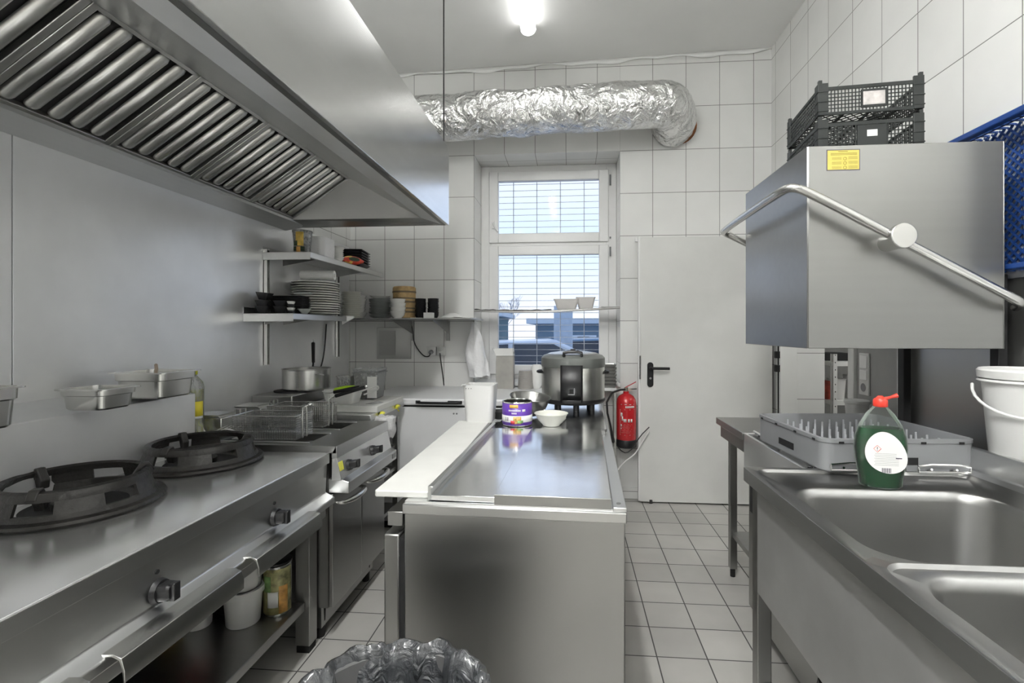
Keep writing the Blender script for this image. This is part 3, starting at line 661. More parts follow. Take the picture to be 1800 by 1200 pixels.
# ================================================================== SIDE COUNTER, boards and small things on it
CT = .862
sc_ = thing('side_counter', 'white-topped steel side counter between the fryer and the chest freezer', 'counter', (-1.4, 2.85, 0))
m = MB(); m.box(XL+.013, -1.085, 2.59, 3.13, CT-.032, CT); m.build('worktop', steel_y, sc_, bevel=.003)
m = MB(); m.box(-1.79, -1.12, 2.60, 3.12, CT-.13, CT-.032); m.build('apron', steel_dark, sc_)
for x, y in ((-1.15, 2.60), (-1.15, 3.09), (-1.78, 2.60), (-1.78, 3.09)):
    m = MB(); m.box(x, x+.035, y, y+.035, 0, CT-.1); m.build('leg', steel_v, sc_, bevel=.002)
for z in (.18, .42, .56):
    m = MB(); m.box(-1.77, -1.13, 2.62, 3.11, z, z+.02); m.build('shelf', steel_dark, sc_)
m = MB(); m.box(-1.52, -1.075, 2.655, 3.085, CT+.001, CT+.038); ob = m.build('cutting_board', board_w, bevel=.004, origin=(-1.3, 2.87, CT)); tag(ob, 'white plastic cutting board on the side counter behind the fryer', 'cutting board')
for (x, y, lb) in ((-1.075, 2.72, 'near'), (-1.078, 2.98, 'far')):
    t = thing('yellow_clip', f'small yellow clip hanging at the {lb} end of the side counter edge', 'clip', (x, y, CT-.01), group='yellow clips on the side counter')
    m = MB(); m.T = Matrix.Translation((x, y, CT-.012)); m.loft([rr(0, 0, .016, .04, .005, -.012), rr(.004, .004, .02, .05, .006, 0), rr(0, 0, .01, .03, .004, .010)]); m.build('body', mat('yellow_plastic', (.75, .72, .06), .4, bump=.05), t)
    m = MB(); m.tube([(x, y-.01, CT-.02), (x+.008, y+.012, CT-.045)], .003, 6); m.build('wing', mat('yellow_plastic', (1, 1, 1)), t)
# appliance with the saucepan
BT = CT+.039
m = MB(); m.box(-1.775, -1.54, 2.60, 2.96, CT+.001, CT+.098); ht = m.build('hot_plate', steel_dark, bevel=.006, origin=(-1.65, 2.78, CT)); tag(ht, 'low steel hot plate by the wall carrying the saucepan', 'hot plate')
m = MB(); m.cyl((-1.655, 2.80, CT+.098), (-1.655, 2.80, CT+.106), .10, 32); m.build('plate', blackm, ht)
HP = CT+.107
t = thing('saucepan', 'steel saucepan with a raised black handle on the hot plate', 'saucepan', (-1.60, 2.86, HP))
m = MB(); m.lathe([(.128, 0), (.134, .008), (.135, .118), (.139, .122), (.139, .125), (.132, .123), (.131, .010), (.126, .006)], (-1.60+.0, 2.86, HP), 48); m.build('pan', satin, t)
m = MB(); m.tube([(-1.64, 2.985, HP+.10), (-1.645, 3.02, HP+.125), (-1.662, 3.05, HP+.17)], .006, 8, smooth=1); m.tube([(-1.655, 3.04, HP+.15), (-1.70, 3.12, HP+.27)], [.010, .012], 12); m.build('handle', black, t)
m = MB(); m.tube([(-1.70, 3.12, HP+.27), (-1.703, 3.125, HP+.285), (-1.70, 3.12, HP+.295), (-1.695, 3.115, HP+.28)], .0025, 6); m.build('hanging_eye', chrome, t)
m = MB(); m.tube([(-1.50, 2.78, HP+.09), (-1.48, 2.76, HP+.10), (-1.46, 2.80, HP+.09)], .004, 6, smooth=1); m.build('side_grip', chrome, t)
# white scoop box with looped grip, green scoop
t = thing('plastic_scoop_box', 'white plastic box with a looped grip on the cutting board', 'plastic box', (-1.32, 2.76, BT))
m = MB(); openbox(m, -1.32, 2.755, BT, .16, .12, .19, .14, .075, .003, .02, lip=.004); m.build('box', white_pl, t)
m = MB(); m.tube([(-1.225, 2.78, BT+.065), (-1.175, 2.80, BT+.085), (-1.135, 2.81, BT+.095), (-1.128, 2.81, BT+.080), (-1.14, 2.81, BT+.070), (-1.21, 2.79, BT+.045)], .005, 8, smooth=1); m.build('loop_grip', white_pl, t)
m = MB(); m.T = Matrix.Translation((-1.30, 2.755, BT+.077)); m.loft([rr(0, 0, .14, .07, .02, 0), rr(0, 0, .13, .06, .02, .012), rr(.02, 0, .05, .04, .015, .024)]); tag(m.build('green_scoop', mat('lime_green_plastic', (.38, .62, .03), .35, bump=.03), origin=(0, 0, 0)), 'lime green scoop lying in the white plastic box', 'scoop')
# clear storage container with paper
t = thing('clear_container', 'tall clear storage container with a lid and reddish contents near the counter corner', 'container', (-1.24, 2.98, BT))
m = MB(); openbox(m, -1.255, 2.985, BT, .135, .135, .165, .160, .165, .003, .02, lip=.008); m.build('body', clear_pl, t)
m = MB(); openbox(m, -1.255, 2.985, BT+.166, .17, .165, .17, .165, .02, .003, .02); m.build('lid', clear_pl, t)
m = MB(); m.loft([rr(-1.255, 2.985, .125, .125, .02, BT+.006), rr(-1.255, 2.985, .135, .135, .02, BT+.05)]); m.build('contents', mat('red_brown_food', (.30, .10, .06), .6, var=.6, vscale=40, bump=.4), t)
m = MB(); m.box(-1.235, -1.175, 2.896, 2.899, BT+.01, BT+.14); m.build('paper_note', paper, t)
t = thing('clear_container', 'small clear tub standing behind the white plastic box', 'container', (-1.37, 2.94, BT), group='clear containers on the side counter')
m = MB(); openbox(m, -1.40, 2.96, BT, .08, .08, .09, .09, .14, .003, .02, lip=.006); m.build('body', clear_pl, t)
m = MB(); m.grid(8, 6, lambda u, v: (-1.17+.06*u+.02*v, 2.72+.09*v, BT+.002+.004*math.sin(u*5)*v)); tag(m.build('film_scrap', film, solid=.001, origin=(-1.15, 2.76, BT)), 'scrap of clear foil lying on the cutting board', 'foil scrap')
# wall cable rising behind
m = MB(); m.tube([(-1.79, 3.47, 1.37), (-1.785, 3.44, 1.2), (-1.775, 3.38, 1.08), (-1.77, 3.30, 1.0), (-1.77, 3.28, .80)], .005, 8, smooth=2); tag(m.build('wall_cable', rubber, origin=(-1.79, 3.4, .8)), 'black cable running down the steel wall under the lower shelf', 'cable')
# plastic bag at the fryer corner
def crumple(p, s_, f): 
    q = Vector(p)*f; return Vector((NZ.noise(q), NZ.noise(q+Vector((9, 3, 1))), NZ.noise(q+Vector((2, 7, 5)))))*s_
m = MB(); L = []
for j in range(9):
    v = j/8; z = .735+.115*v; ww = .075*(.75+.25*math.sin(v*2.6)); 
    L.append([Vector((-1.02+ww*math.cos(a)*.75, 2.64+ww*math.sin(a)*.62, z))+crumple((math.cos(a), math.sin(a), v), .012, 2.2) for a in [2*PI*i/24 for i in range(24)]])
m.loft(L, True, False); tag(m.build('plastic_bag', film, solid=.001, origin=(-1.02, 2.64, .74)), 'cloudy plastic bag hanging at the corner of the fryer and side counter', 'plastic bag')

# ================================================================== CHEST FREEZER
fz = thing('chest_freezer', 'long white chest freezer with a dark lid handle along the back wall', 'freezer', (-.45, 3.53, 0))
m = MB(); m.box(-1.40, .205, 3.175, 3.885, .05, .815); m.build('body', freezer_w, fz, bevel=.008)
m = MB(); m.box(-1.41, .215, 3.16, 3.89, .828, .872); m.build('lid', freezer_w, fz, bevel=.012, bseg=3)
m = MB(); m.box(-1.39, .195, 3.185, 3.88, .813, .83); m.build('gasket', darkslot, fz)
m = MB(); m.tube([(-1.005, 3.16, .852), (-1.0, 3.137, .852), (-.96, 3.13, .850), (-.76, 3.13, .850), (-.72, 3.137, .852), (-.715, 3.16, .852)], .008, 10, smooth=1)
m.box(-1.015, -.985, 3.148, 3.161, .842, .862); m.box(-.80, -.705, 3.148, 3.161, .842, .862); m.build('lid_handle', black, fz, bevel=.002)
m = MB()
for x in (-.765, -.745): m.cyl((x, 3.176, .775), (x, 3.172, .775), .006, 10)
m.build('screw_caps', grey_pl, fz)
m = MB(); m.box(-1.38, .185, 3.20, 3.87, 0, .05); m.build('plinth', darkslot, fz)

# ================================================================== WALL SHELVES (left corner)
def steel_shelf(label, z, y0, y1):
    t = thing('wall_shelf', label, 'shelf', (-1.66, (y0+y1)/2, z-.04))
    x1 = -1.508
    m = MB(); m.box(XL+.013, x1, y0, y1, z-.003, z); m.box(x1-.002, x1, y0, y1, z-.032, z); m.box(x1-.018, x1, y0, y1, z-.034, z-.032)
    m.box(XL+.013, x1, y0, y0+.002, z-.045, z); m.box(XL+.013, XL+.016, y0, y1, z-.003, z+.035); m.build('shelf_board', steel_y, t, bevel=.0008)
    for yy in (y0+.16, y1-.30):
        m = MB(); m.prism([(XL+.036, z-.004), (x1-.02, z-.004), (x1-.02, z-.018), (XL+.036, z-.06)], yy, yy+.004, 'y'); m.build('bracket', steel_v, t)
    return t
S1, S2 = 1.782, 1.418
steel_shelf('upper steel wall shelf at the left, under the end of the hood', S1, 2.735, 3.86)
steel_shelf('lower steel wall shelf at the left, holding the plate stacks', S2, 2.56, 3.20)
for yy, lb in ((2.74, 'near'), (3.62, 'far')):
    t = thing('shelf_rail', f'perforated upright steel rail carrying the {lb} ends of the wall shelves', 'shelf rail', (XL+.02, yy, 1.12), group='shelf rails on the steel wall')
    m = MB(); m.box(XL+.013, XL+.035, yy, yy+.004, 1.12, 1.80); m.box(XL+.013, XL+.035, yy+.022, yy+.026, 1.12, 1.80); m.box(XL+.013, XL+.016, yy, yy+.026, 1.12, 1.80); m.build('rail', satin, t)
    m = MB()
    for k in range(6): m.cyl((XL+.016, yy+.013, 1.17+.115*k), (XL+.0165, yy+.013, 1.17+.115*k), .006, 10)
    m.build('holes', darkslot, t)
t = thing('back_shelf', 'thin dark wall shelf on brackets along the back wall', 'shelf', (-1.15, 3.75, 1.40))
m = MB(); m.box(-1.795, -.70, 3.42, YB-.002, 1.404, 1.412); m.build('shelf_board', steel_dark, t, bevel=.001)
for x in (-1.30, -1.00): 
    m = MB(); m.box(x, x+.028, YB-.022, YB-.002, 1.24, 1.403); m.prism([(YB-.02, 1.403), (3.46, 1.403), (3.46, 1.393), (YB-.02, 1.30)], x+.012, x+.016, 'x'); m.build('bracket', steel_dark, t)
BS = 1.4125
# ---- crockery
PL = {}
def lathe_one(name, prof, m_, loc, label, cat, group, seg=32, sx=1, sy=1, rot=None):
    key = (name, str(prof), m_.name, sx, sy)
    if key in PL:
        o = PL[key].copy(); COL.objects.link(o); o.location = loc; o.rotation_euler = rot or (0, 0, 0)
    else:
        m = MB(); m.lathe(prof, seg=seg, sx=sx, sy=sy); o = m.build(name, m_, local=True); o.location = loc; PL[key] = o
        if rot: o.rotation_euler = rot
    return tag(o, label, cat, group)
def place_word(i, n, what):
    return f'lowest of {what}' if i == 0 else (f'topmost of {what}' if i == n-1 else None)
ORD = ['lowest', 'second', 'third', 'fourth', 'fifth', 'sixth', 'seventh', 'eighth', 'ninth', 'tenth', 'eleventh', 'twelfth', 'thirteenth', 'fourteenth', 'fifteenth', 'sixteenth']
def ordl(i, n): return 'lowest' if i == 0 else 'topmost' if i == n-1 else ORD[i]+'-lowest'
def stack(name, cat, prof, m_, x, y, z, n, dz, labels, group, jit=.004, sx=1, sy=1, seg=32, tilt=.0):
    """labels = (lowest, one in between, topmost)"""
    for i in range(n):
        lb = labels[0] if i == 0 else labels[2] if i == n-1 else ORD[i]+'-lowest '+labels[1].replace(' within the', ' of the')
        lathe_one(name, prof, m_, (x+random.uniform(-jit, jit), y+random.uniform(-jit, jit), z+i*dz), lb, cat, group, seg, sx, sy, (random.uniform(-tilt, tilt), random.uniform(-tilt, tilt), 0))
oval = [(.001, .0), (.08, 0), (.082, .003), (.105, .008), (.150, .013), (.153, .017), (.149, .019), (.104, .013), (.080, .007), (.001, .006)]
for i in range(14):
    lb = 'lowest white oval platter in the big stack on the lower shelf' if i == 0 else 'topmost white oval platter in the big stack, under the paper roll' if i == 13 else ORD[i]+'-lowest white oval platter of the big stack on the lower shelf'
    lathe_one('oval_platter', oval, porcelain if i % 5 else cream, (-1.655+random.uniform(-.004, .004), 3.09+random.uniform(-.006, .006)-(.02 if i > 6 else 0), S2+.001+i*.0152), lb, 'plate', 'white oval platters stacked on the lower shelf', 36, .92, 1.08)
m = MB(); m.T = Matrix.Translation((-1.64, 3.04, S2+.262)) @ Matrix.Rotation(.15, 4, 'Z')
m.loft([[(x, r*math.cos(a), r*math.sin(a)) for a in [2*PI*i/24 for i in range(24)]] for x, r in ((-.09, .020), (-.09, .030), (.12, .030), (.12, .012), (-.088, .012), (-.088, .0)) if r > 0], True, True)
t = m.build('paper_roll', paper, ang=40, origin=(-1.66, 2.99, S2+.235)); tag(t, 'white paper roll lying on top of the oval platters', 'paper roll')
bowlp = [(.001, 0), (.030, 0), (.032, .006), (.052, .030), (.062, .052), (.060, .053), (.049, .032), (.028, .009), (.001, .008)]
dish = [(.001, 0), (.04, 0), (.042, .003), (.062, .012), (.072, .020), (.070, .021), (.060, .015), (.040, .007), (.001, .006)]
stack('grey_bowl', 'bowl', dish, cream, -1.61, 3.50, BS, 13, .0145, ('lowest cream dish of the tall stack beside the oval platters', 'cream dish in the tall stack beside the oval platters', 'topmost cream dish of the tall stack beside the oval platters'), 'cream dishes in the tall stack', tilt=.02)
stack('cream_bowl', 'bowl', bowlp, porcelain, -1.66, 3.72, BS, 6, .026, ('lowest white bowl of the stack in the corner of the back shelf', 'white bowl in the stack in the corner of the back shelf', 'topmost white bowl of the stack in the corner of the back shelf'), 'white bowls in the corner', tilt=.04)
stack('stoneware_plate', 'plate', dish, grey_pot, -1.475, 3.70, BS, 12, .0125, ('lowest grey stoneware plate beside the bamboo steamers', 'grey stoneware plate in the stack beside the bamboo steamers', 'uppermost dark grey stoneware plate beside the bamboo steamers'), 'grey stoneware plates', tilt=.05, sx=1.15, sy=1.15)
lathe_one('white_plate', dish, porcelain, (-1.475, 3.70, BS+.158), 'white plate lying on top of the grey stoneware plates', 'plate', None, sx=1.1, sy=1.1, rot=(.04, .03, 0))
# bamboo steamers
bam = mat('bamboo', (.50, .34, .15), .55, var=.35, vscale=25, bump=.3, bscale=50); bamd = mat('bamboo_binding', (.16, .12, .07), .6, bump=.2)
for i in range(3):
    t = thing('bamboo_steamer', ['lowest bamboo steamer basket standing behind the white bowls', 'middle bamboo steamer basket on the back shelf', 'topmost bamboo steamer basket with its woven lid on the back shelf'][i], 'bamboo steamer', (-1.305, 3.77, BS+i*.078), group='bamboo steamers on the back shelf')
    m = MB(); m.lathe([(.088, 0), (.088, .050), (.084, .050), (.084, .006), (.001, .006)], seg=32); m.build('basket', bam, t, local=True)
    m = MB(); m.lathe([(.091, .048), (.092, .055), (.091, .062), (.086, .062), (.086, .048)], seg=32, cap0=False, cap1=False); m.lathe([(.0895, .0), (.0895, .010), (.084, .010), (.084, 0)], seg=32, cap0=False, cap1=False); m.build('binding_hoop', bamd, t, local=True)
    m = MB(); m.lathe([(.088, .062), (.088, .077), (.07, .077)] if i < 2 else [(.089, .062), (.089, .088), (.080, .098), (.03, .103), (.001, .104)], seg=32); m.build('cover', bam, t, local=True)
stack('rice_bowl', 'bowl', [(.001, 0), (.028, 0), (.030, .006), (.050, .025), (.058, .055), (.056, .056), (.047, .028), (.026, .009), (.001, .008)], porcelain, -1.305, 3.625, BS, 4, .031, ('lowest white rice bowl in front of the bamboo steamers', 'white rice bowl in the stack in front of the bamboo steamers', 'topmost white rice bowl in front of the bamboo steamers'), 'white rice bowls')
for (x, lb) in ((-1.155, 'left'), (-1.055, 'right')):
    stack('black_cup', 'cup', [(.001, 0), (.030, 0), (.044, .030), (.043, .031), (.028, .004), (.001, .004)], black_cer, x, 3.71, BS+.002, 14, .0095, (f'lowest small black dish of the {lb} black stack on the back shelf', f'small black dish within the {lb} black stack on the back shelf', f'topmost small black dish of the {lb} black stack on the back shelf'), 'small black dishes on the back shelf', jit=.002, seg=20)
m = MB(); m.box(-1.10, -1.03, 3.60, 3.65, BS, BS+.045); tag(m.build('white_box', paper, bevel=.002, origin=(-1.06, 3.62, BS)), 'small white box in front of the right black dish stack', 'box')
m = MB(); m.box(-1.20, -1.11, 3.60, 3.66, BS, BS+.006); tag(m.build('paper_slip', paper, origin=(-1.15, 3.63, BS)), 'white paper slip on the back shelf in front of the left black stack', 'paper')
lathe_one('lid_plate', [(.001, .0), (.085, .0), (.095, .008), (.080, .016), (.05, .034), (.02, .045), (.001, .046)], white_pl, (-.90, 3.70, BS), 'white domed plastic lid at the end of the back shelf', 'lid', None)
lathe_one('lid_plate', [(.001, .0), (.075, .0), (.090, .006), (.088, .009), (.07, .006), (.001, .005)], white_pl, (-.80, 3.66, BS+.002), 'flat white plastic lid hanging over the end of the back shelf', 'lid', None, rot=(.0, .05, 0))
# black square dishes and trays on the lower shelf
def sq(name, label, cat, loc, w0, l0, w1, l1, h, m_, rz=0, group=None, t=.003, r=.008, rot=None):
    key = (name, w0, l0, w1, l1, h, m_.name)
    if key in PL:
        o = PL[key].copy(); COL.objects.link(o)
    else:
        m = MB(); openbox(m, 0, 0, 0, w0, l0, w1, l1, h, t, r, rim=.002); o = m.build(name, m_, local=True); PL[key] = o
    o.location = loc; o.rotation_euler = rot or (0, 0, rz); return tag(o, label, cat, group)
gk = 'black square bowls on the lower shelf'
for (x, y, n, lb, rz) in ((-1.725, 2.635, 3, 'nearest the shelf end', .1), (-1.65, 2.68, 2, 'beside the little white dish', .2)):
    for i in range(n):
        wd = {0: 'lowest', n-1: 'topmost'}.get(i, 'middle')
        sq('square_bowl', f'{wd} black square bowl of the pile {lb}', 'bowl', (x, y, S2+.001+i*.032+(.012 if i == 2 else 0)), .045, .045, .072, .072, .042, black_cer, rz+i*.1, gk, rot=(0, .1 if i == 2 else 0, rz))
for i in range(4):
    sq('small_tray', ['lowest', 'second', 'third', 'topmost'][i]+' little black and white dish in front of the black trays', 'dish', (-1.58, 2.66, S2+.001+i*.018), .030, .040, .036, .05, .015, porcelain if i % 2 else black_cer, .3, 'little dishes in front of the trays')
sq('triangle_dish', 'small dark flared dish with white edge at the front of the lower shelf', 'dish', (-1.545, 2.74, S2+.001), .030, .030, .075, .06, .03, grey_pot, .5)
for i in range(11):
    lb = 'lowest black rectangular tray of the stack leaning on the oval platters' if i == 0 else 'topmost black rectangular tray of the stack in front of the oval platters' if i == 10 else ORD[i]+'-lowest black rectangular tray of the stack on the lower shelf'
    sq('black_tray', lb, 'tray', (-1.66+random.uniform(-.003, .003), 2.78, S2+.001+i*.0095), .18, .10, .20, .12, .012, black_cer, .06, 'black rectangular trays on the lower shelf')
m = MB(); m.box(-1.62, -1.52, 2.75, 2.785, S2+.117, S2+.130); tag(m.build('sauce_dish', grey_pot, bevel=.004, origin=(-1.57, 2.77, S2+.117)), 'small grey bar-shaped dish on top of the black trays', 'dish')
m = MB(); m.grid(6, 6, lambda u, v: (-1.53+.03*u, 3.18+.12*u, S2+.004-.06*v*(1-u*.8))); tag(m.build('paper_corner', paper, solid=.001, origin=(-1.52, 3.2, S2)), 'white paper corner hanging over the far end of the lower shelf', 'paper')
# ---- upper shelf things
t = thing('food_tub', 'clear tub with a yellow and orange picture label on the upper shelf', 'tub', (-1.615, 2.84, S1))
m = MB(); m.lathe([(.040, 0), (.043, .004), (.055, .13), (.058, .135), (.056, .136), (.050, .13), (.038, .006)], (0, 0, .001), 28); m.build('tub', clear_pl, t, local=True)
m = MB(); m.lathe([(.058, .134), (.058, .142), (.02, .144)], seg=28); m.build('lid', clear_pl, t, local=True)
label_band(t, .0575, .045, .128, -1.75, -.95, mat('yellow_fruit_print', (.80, .55, .12), .4, var=.4, vscale=30, bump=.01))
label_band(t, .0585, .045, .075, -1.95, -1.55, mat('dark_green_print', (.03, .06, .03), .4, bump=.01), name='leaf_print')
label_band(t, .0590, .002, .040, -1.65, -1.25, org_m, name='orange_print'); label_band(t, .0585, .015, .040, -2.0, -1.66, mat('dark_green_print', (1, 1, 1)), name='dark_print'); label_band(t, .0585, .015, .040, -1.24, -.85, mat('dark_green_print', (1, 1, 1)), name='dark_print')
m = MB(); m.loft([rr(-1.625, 3.00, .20, .17, .03, S1+.001), rr(-1.625, 3.00, .21, .18, .04, S1+.07), rr(-1.625, 3.00, .20, .18, .04, S1+.125), rr(-1.64, 3.02, .15, .10, .03, S1+.135)]); tag(m.build('paper_pack', mat('shiny_white_wrap', (.80, .80, .80), .2, bump=.5, bscale=14, bd=.02), origin=(-1.625, 3.0, S1)), 'white film-wrapped pack beside the picture tub on the upper shelf', 'pack')
stack('small_bowl', 'bowl', [(.001, 0), (.022, 0), (.040, .022), (.038, .023), (.020, .005), (.001, .005)], porcelain, -1.56, 3.18, S1+.001, 7, .0135, ('lowest small white bowl of the stack on the upper shelf', 'small white bowl in the stack on the upper shelf', 'topmost small white bowl of the stack on the upper shelf'), 'small white bowls on the upper shelf', seg=24)
for i in range(6):
    lb = 'lowest black square plate on the upper shelf' if i == 0 else 'topmost black square plate on the upper shelf' if i == 5 else ORD[i]+'-lowest black square plate of the stack on the upper shelf'
    sq('black_square_plate', lb, 'plate', (-1.63, 3.50, S1+.001+i*.019), .19, .19, .25, .25, .028, black_cer, .15, 'black square plates on the upper shelf', t=.005)
t = thing('snack_packet', 'red and yellow printed packet lying before the black square plates', 'packet', (-1.520, 3.325, S1+.001), -.5)
m = MB(); L = []
for j in range(11):
    u = j/10; L.append([(-.005+.03*math.cos(a)*math.sin(PI*max(.06, min(.94, u)))**.5, -.085+.17*u, .032+.030*math.sin(a)*math.sin(PI*max(.04, min(.96, u)))**.5) for a in [2*PI*i/16 for i in range(16)]])
m.loft(L); m.build('packet', mat('red_packet_print', (.65, .06, .03), .3, var=.3, vscale=30, bump=.3), t, local=True)
m = MB(); m.loft([[(x*1.04-.001, y, .032+(z-.032)*1.04) for x, y, z in lp] for lp in L[1:5]]); m.build('yellow_part', mat('yellow_fruit_print', (1, 1, 1)), t, local=True)
m = MB(); m.loft([[(.0275+.002*k, -.01+.045*c_, .036+.014*s_) for c_, s_ in [(math.cos(q), math.sin(q)) for q in [2*PI*i/12 for i in range(12)]]] for k in range(2)]); m.build('dark_print', mat('dark_green_print', (1, 1, 1)), t, local=True)

# ================================================================== THINGS ON THE BACK WALL
t = thing('steel_cover', 'square grey steel cover plate on the back wall under the shelf', 'cover plate', (-1.44, YB, 1.22))
m = MB(); m.box(-1.58, -1.295, YB-.012, YB-.001, 1.09, 1.345); m.build('plate', steel_v, t, bevel=.002)
m = MB(); m.box(-1.56, -1.42, YB-.016, YB-.012, 1.12, 1.32); m.build('inner_plate', steel_dark, t)
for (x, lb) in ((-1.118, 'left'), (-1.040, 'right')):
    t = thing('wall_socket', f'{lb} one of the two white sockets under the back shelf', 'socket', (x, YB-.001, 1.155), group='wall sockets')
    m = MB(); m.box(x-.036, x+.036, YB-.03, YB-.001, 1.118, 1.192); m.build('socket_box', white_pl, t, bevel=.005)
    m = MB(); m.cyl((x, YB-.03, 1.15), (x, YB-.062, 1.145), .017, 16); m.build('plug', grey_pl if lb == 'left' else white_pl, t, bevel=.002)
m = MB(); m.tube([(-1.118, YB-.058, 1.14), (-1.13, YB-.06, 1.11), (-1.19, YB-.03, 1.115), (-1.27, YB-.02, 1.22), (-1.275, YB-.02, 1.33), (-1.30, YB-.02, 1.40)], .0045, 8, smooth=2); tag(m.build('wall_cable', rubber, origin=(-1.2, YB, 1.1)), 'black cable looping from the left socket up to the back shelf', 'cable')
m = MB(); m.tube([(-1.04, YB-.06, 1.142), (-1.04, YB-.05, 1.10), (-1.03, YB-.03, 1.0), (-1.02, YB-.015, .88)], .0045, 8, smooth=2); tag(m.build('wall_cable', rubber, origin=(-1.03, YB, .88)), 'dark cable dropping from the right socket behind the freezer', 'cable')
# white carrier bag hanging by the window corner
random.seed(5)
m = MB(); L = []
for j in range(17):
    v = j/16; z = 1.385-.42*v
    wx = .018+.060*math.sin(min(1, v*1.15)*PI*.62)**1.2; wy = .012+.028*math.sin(min(1, v*1.1)*PI*.6)
    L.append([Vector((-.755+.035*v+wx*math.cos(a), 3.80+wy*math.sin(a), z+(.01*math.sin(3*a) if j == 16 else 0)))+crumple((math.cos(a)*1.2, math.sin(a)*1.2, v*1.5), .022*(.3+v), 1.6) for a in [2*PI*i/28 for i in range(28)]])
m.loft(L); tag(m.build('carrier_bag', mat('thin_white_bag', (.82, .82, .83), .35, bump=.5, bscale=18, bd=.02, sss=.2), ang=60, origin=(-.75, 3.8, .97)), 'crumpled white carrier bag hanging from the end of the back shelf', 'bag')
# sagging shelf across the window
t = thing('window_shelf', 'thin sagging metal shelf spanning the window recess', 'shelf', (-.19, 3.94, 1.48))
m = MB(); m.grid(30, 2, lambda u, v: (WX0+.003+(WX1-WX0-.006)*u, 3.90+.16*v, 1.488+.020*u-.018*math.sin(PI*u))); m.build('shelf_board', steel_dark, t, solid=.010)
m = MB(); m.tube([(WX0+.003+(WX1-WX0-.006)*u, 3.895, 1.480+.020*u-.018*math.sin(PI*u)) for u in [i/20 for i in range(21)]], .007, 8); m.build('front_lip', satin, t)
m = MB(); m.grid(40, 5, lambda u, v: (WX0+.002+.62*u, 3.885+.09*v, 1.494+.012*u-.015*math.sin(PI*u*.62)+.012*NZ.noise(Vector((u*14, v*2, 0)))*(1-u*.6))); m.build('crumpled_lining', foil, t, solid=.002)
m = MB(); m.box(.245, .386, 3.89, 3.93, 1.502, 1.512); m.build('end_strip', steel_dark, t)
t = thing('takeout_box', 'white moulded takeaway tray standing on the window shelf', 'takeaway box', (.05, 3.98, 1.492))
m = MB(); openbox(m, -.03, 3.98, 1.490, .15, .11, .20, .14, .085, .003, .02, lip=.004); openbox(m, .125, 3.985, 1.494, .11, .11, .15, .14, .095, .003, .02, lip=.004); m.build('tray', mat('pulp_white', (.72, .70, .68), .7, var=.05, bump=.1), t)

# ================================================================== REFRIGERATED PREP TABLE (centre)
PR = math.radians(-1.9)
pt = thing('prep_table', 'stainless steel refrigerated prep table standing in the middle of the kitchen', 'prep table', (.137, 1.240, 0), PR)
PH, PW, PLn = .878, .573, 1.86
def loc_(m, nm, mt, par=pt, **k): return m.build(nm, mt, par, local=True, **k)
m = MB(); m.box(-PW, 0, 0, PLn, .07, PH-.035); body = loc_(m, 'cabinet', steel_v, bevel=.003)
m = MB(); m.box(-PW-.005, .004, -.004, PLn, PH-.037, PH-.010); loc_(m, 'top_frame', steel_x, bevel=.003)
m = MB(); m.box(-PW, -.004, .004, PLn-.01, PH-.012, PH-.004); loc_(m, 'top_plate', steel_top)
# raised edge at the right, with screws
m = MB(); m.prism([(-.030, PH-.010), (.004, PH-.010), (.004, PH+.002), (-.030, PH+.002)], .0, PLn-.62); loc_(m, 'side_rim', steel_y, bevel=.002)
m = MB()
for yy in (.03, 1.15): m.cyl((-.014, yy, PH+.002), (-.014, yy, PH+.0035), .006, 10)
loc_(m, 'screws', steel_dark)
# doors on the left side
for i in range(3):
    y0 = .004+i*.60; y1 = y0+.585
    m = MB(); m.box(-PW-.058, -PW-.017, y0, y1, .085, PH-.095); d_ = loc_(m, 'door', steel_v, bevel=.004)
    m = MB(); m.box(-PW-.018, -PW, y0+.006, y1-.006, .095, PH-.105); m.build('gasket', darkslot, d_, local=True)
m = MB(); m.box(-PW-.055, -PW-.012, .02, PLn-.03, PH-.078, PH-.040); loc_(m, 'board_bracket', steel_dark, bevel=.002)
m = MB(); m.box(-PW+.03, -.03, .03, PLn-.03, .02, .07); loc_(m, 'plinth', darkslot)
for x, y in ((-PW+.06, .06), (-.06, .06), (-PW+.06, PLn-.08), (-.06, PLn-.08)):
    m = MB(); m.cyl((x, y, 0), (x, y, .03), .02, 12); loc_(m, 'foot', darkslot)
# two sliding stainless lids: the left one lower with an upturned edge, the right one laid over it
m = MB(); m.box(-.505, -.19, .012, .90, PH-.003, PH+.012); loc_(m, 'lower_lid', steel_top, bevel=.0015)
m = MB(); m.prism([(-.513, PH-.002), (-.505, PH-.002), (-.505, PH+.026), (-.499, PH+.030), (-.499, PH+.034), (-.513, PH+.034)], .012, .905); loc_(m, 'lid_edge', steel_y, bevel=.001)
m = MB(); m.box(-.333, -.034, .004, .865, PH+.018, PH+.022)
m.box(-.036, -.034, .007, .865, PH-.004, PH+.018); m.box(-.333, -.331, .007, .865, PH+.0125, PH+.018); m.box(-.333, -.034, .863, .865, PH+.0, PH+.018)
loc_(m, 'upper_lid', steel_top, bevel=.0012)
m = MB(); m.box(-.333, -.034, .001, .004, PH-.004, PH+.022); loc_(m, 'lid_lip', steel_v, bevel=.0008)
m = MB(); m.cyl((-.048, .0035, PH+.001), (-.048, .0015, PH+.001), .0025, 8); m.cyl((-.075, .0035, PH+.002), (-.075, .0015, PH+.002), .002, 8); loc_(m, 'rivets', steel_dark)
m = MB(); m.box(-.034, -.018, .855, .885, PH+.0025, PH+.022); m.tube([(-.026, .86, PH+.015), (-.012, .88, PH+.020), (-.014, .90, PH+.008)], .004, 6); loc_(m, 'lid_hinge', steel_dark)
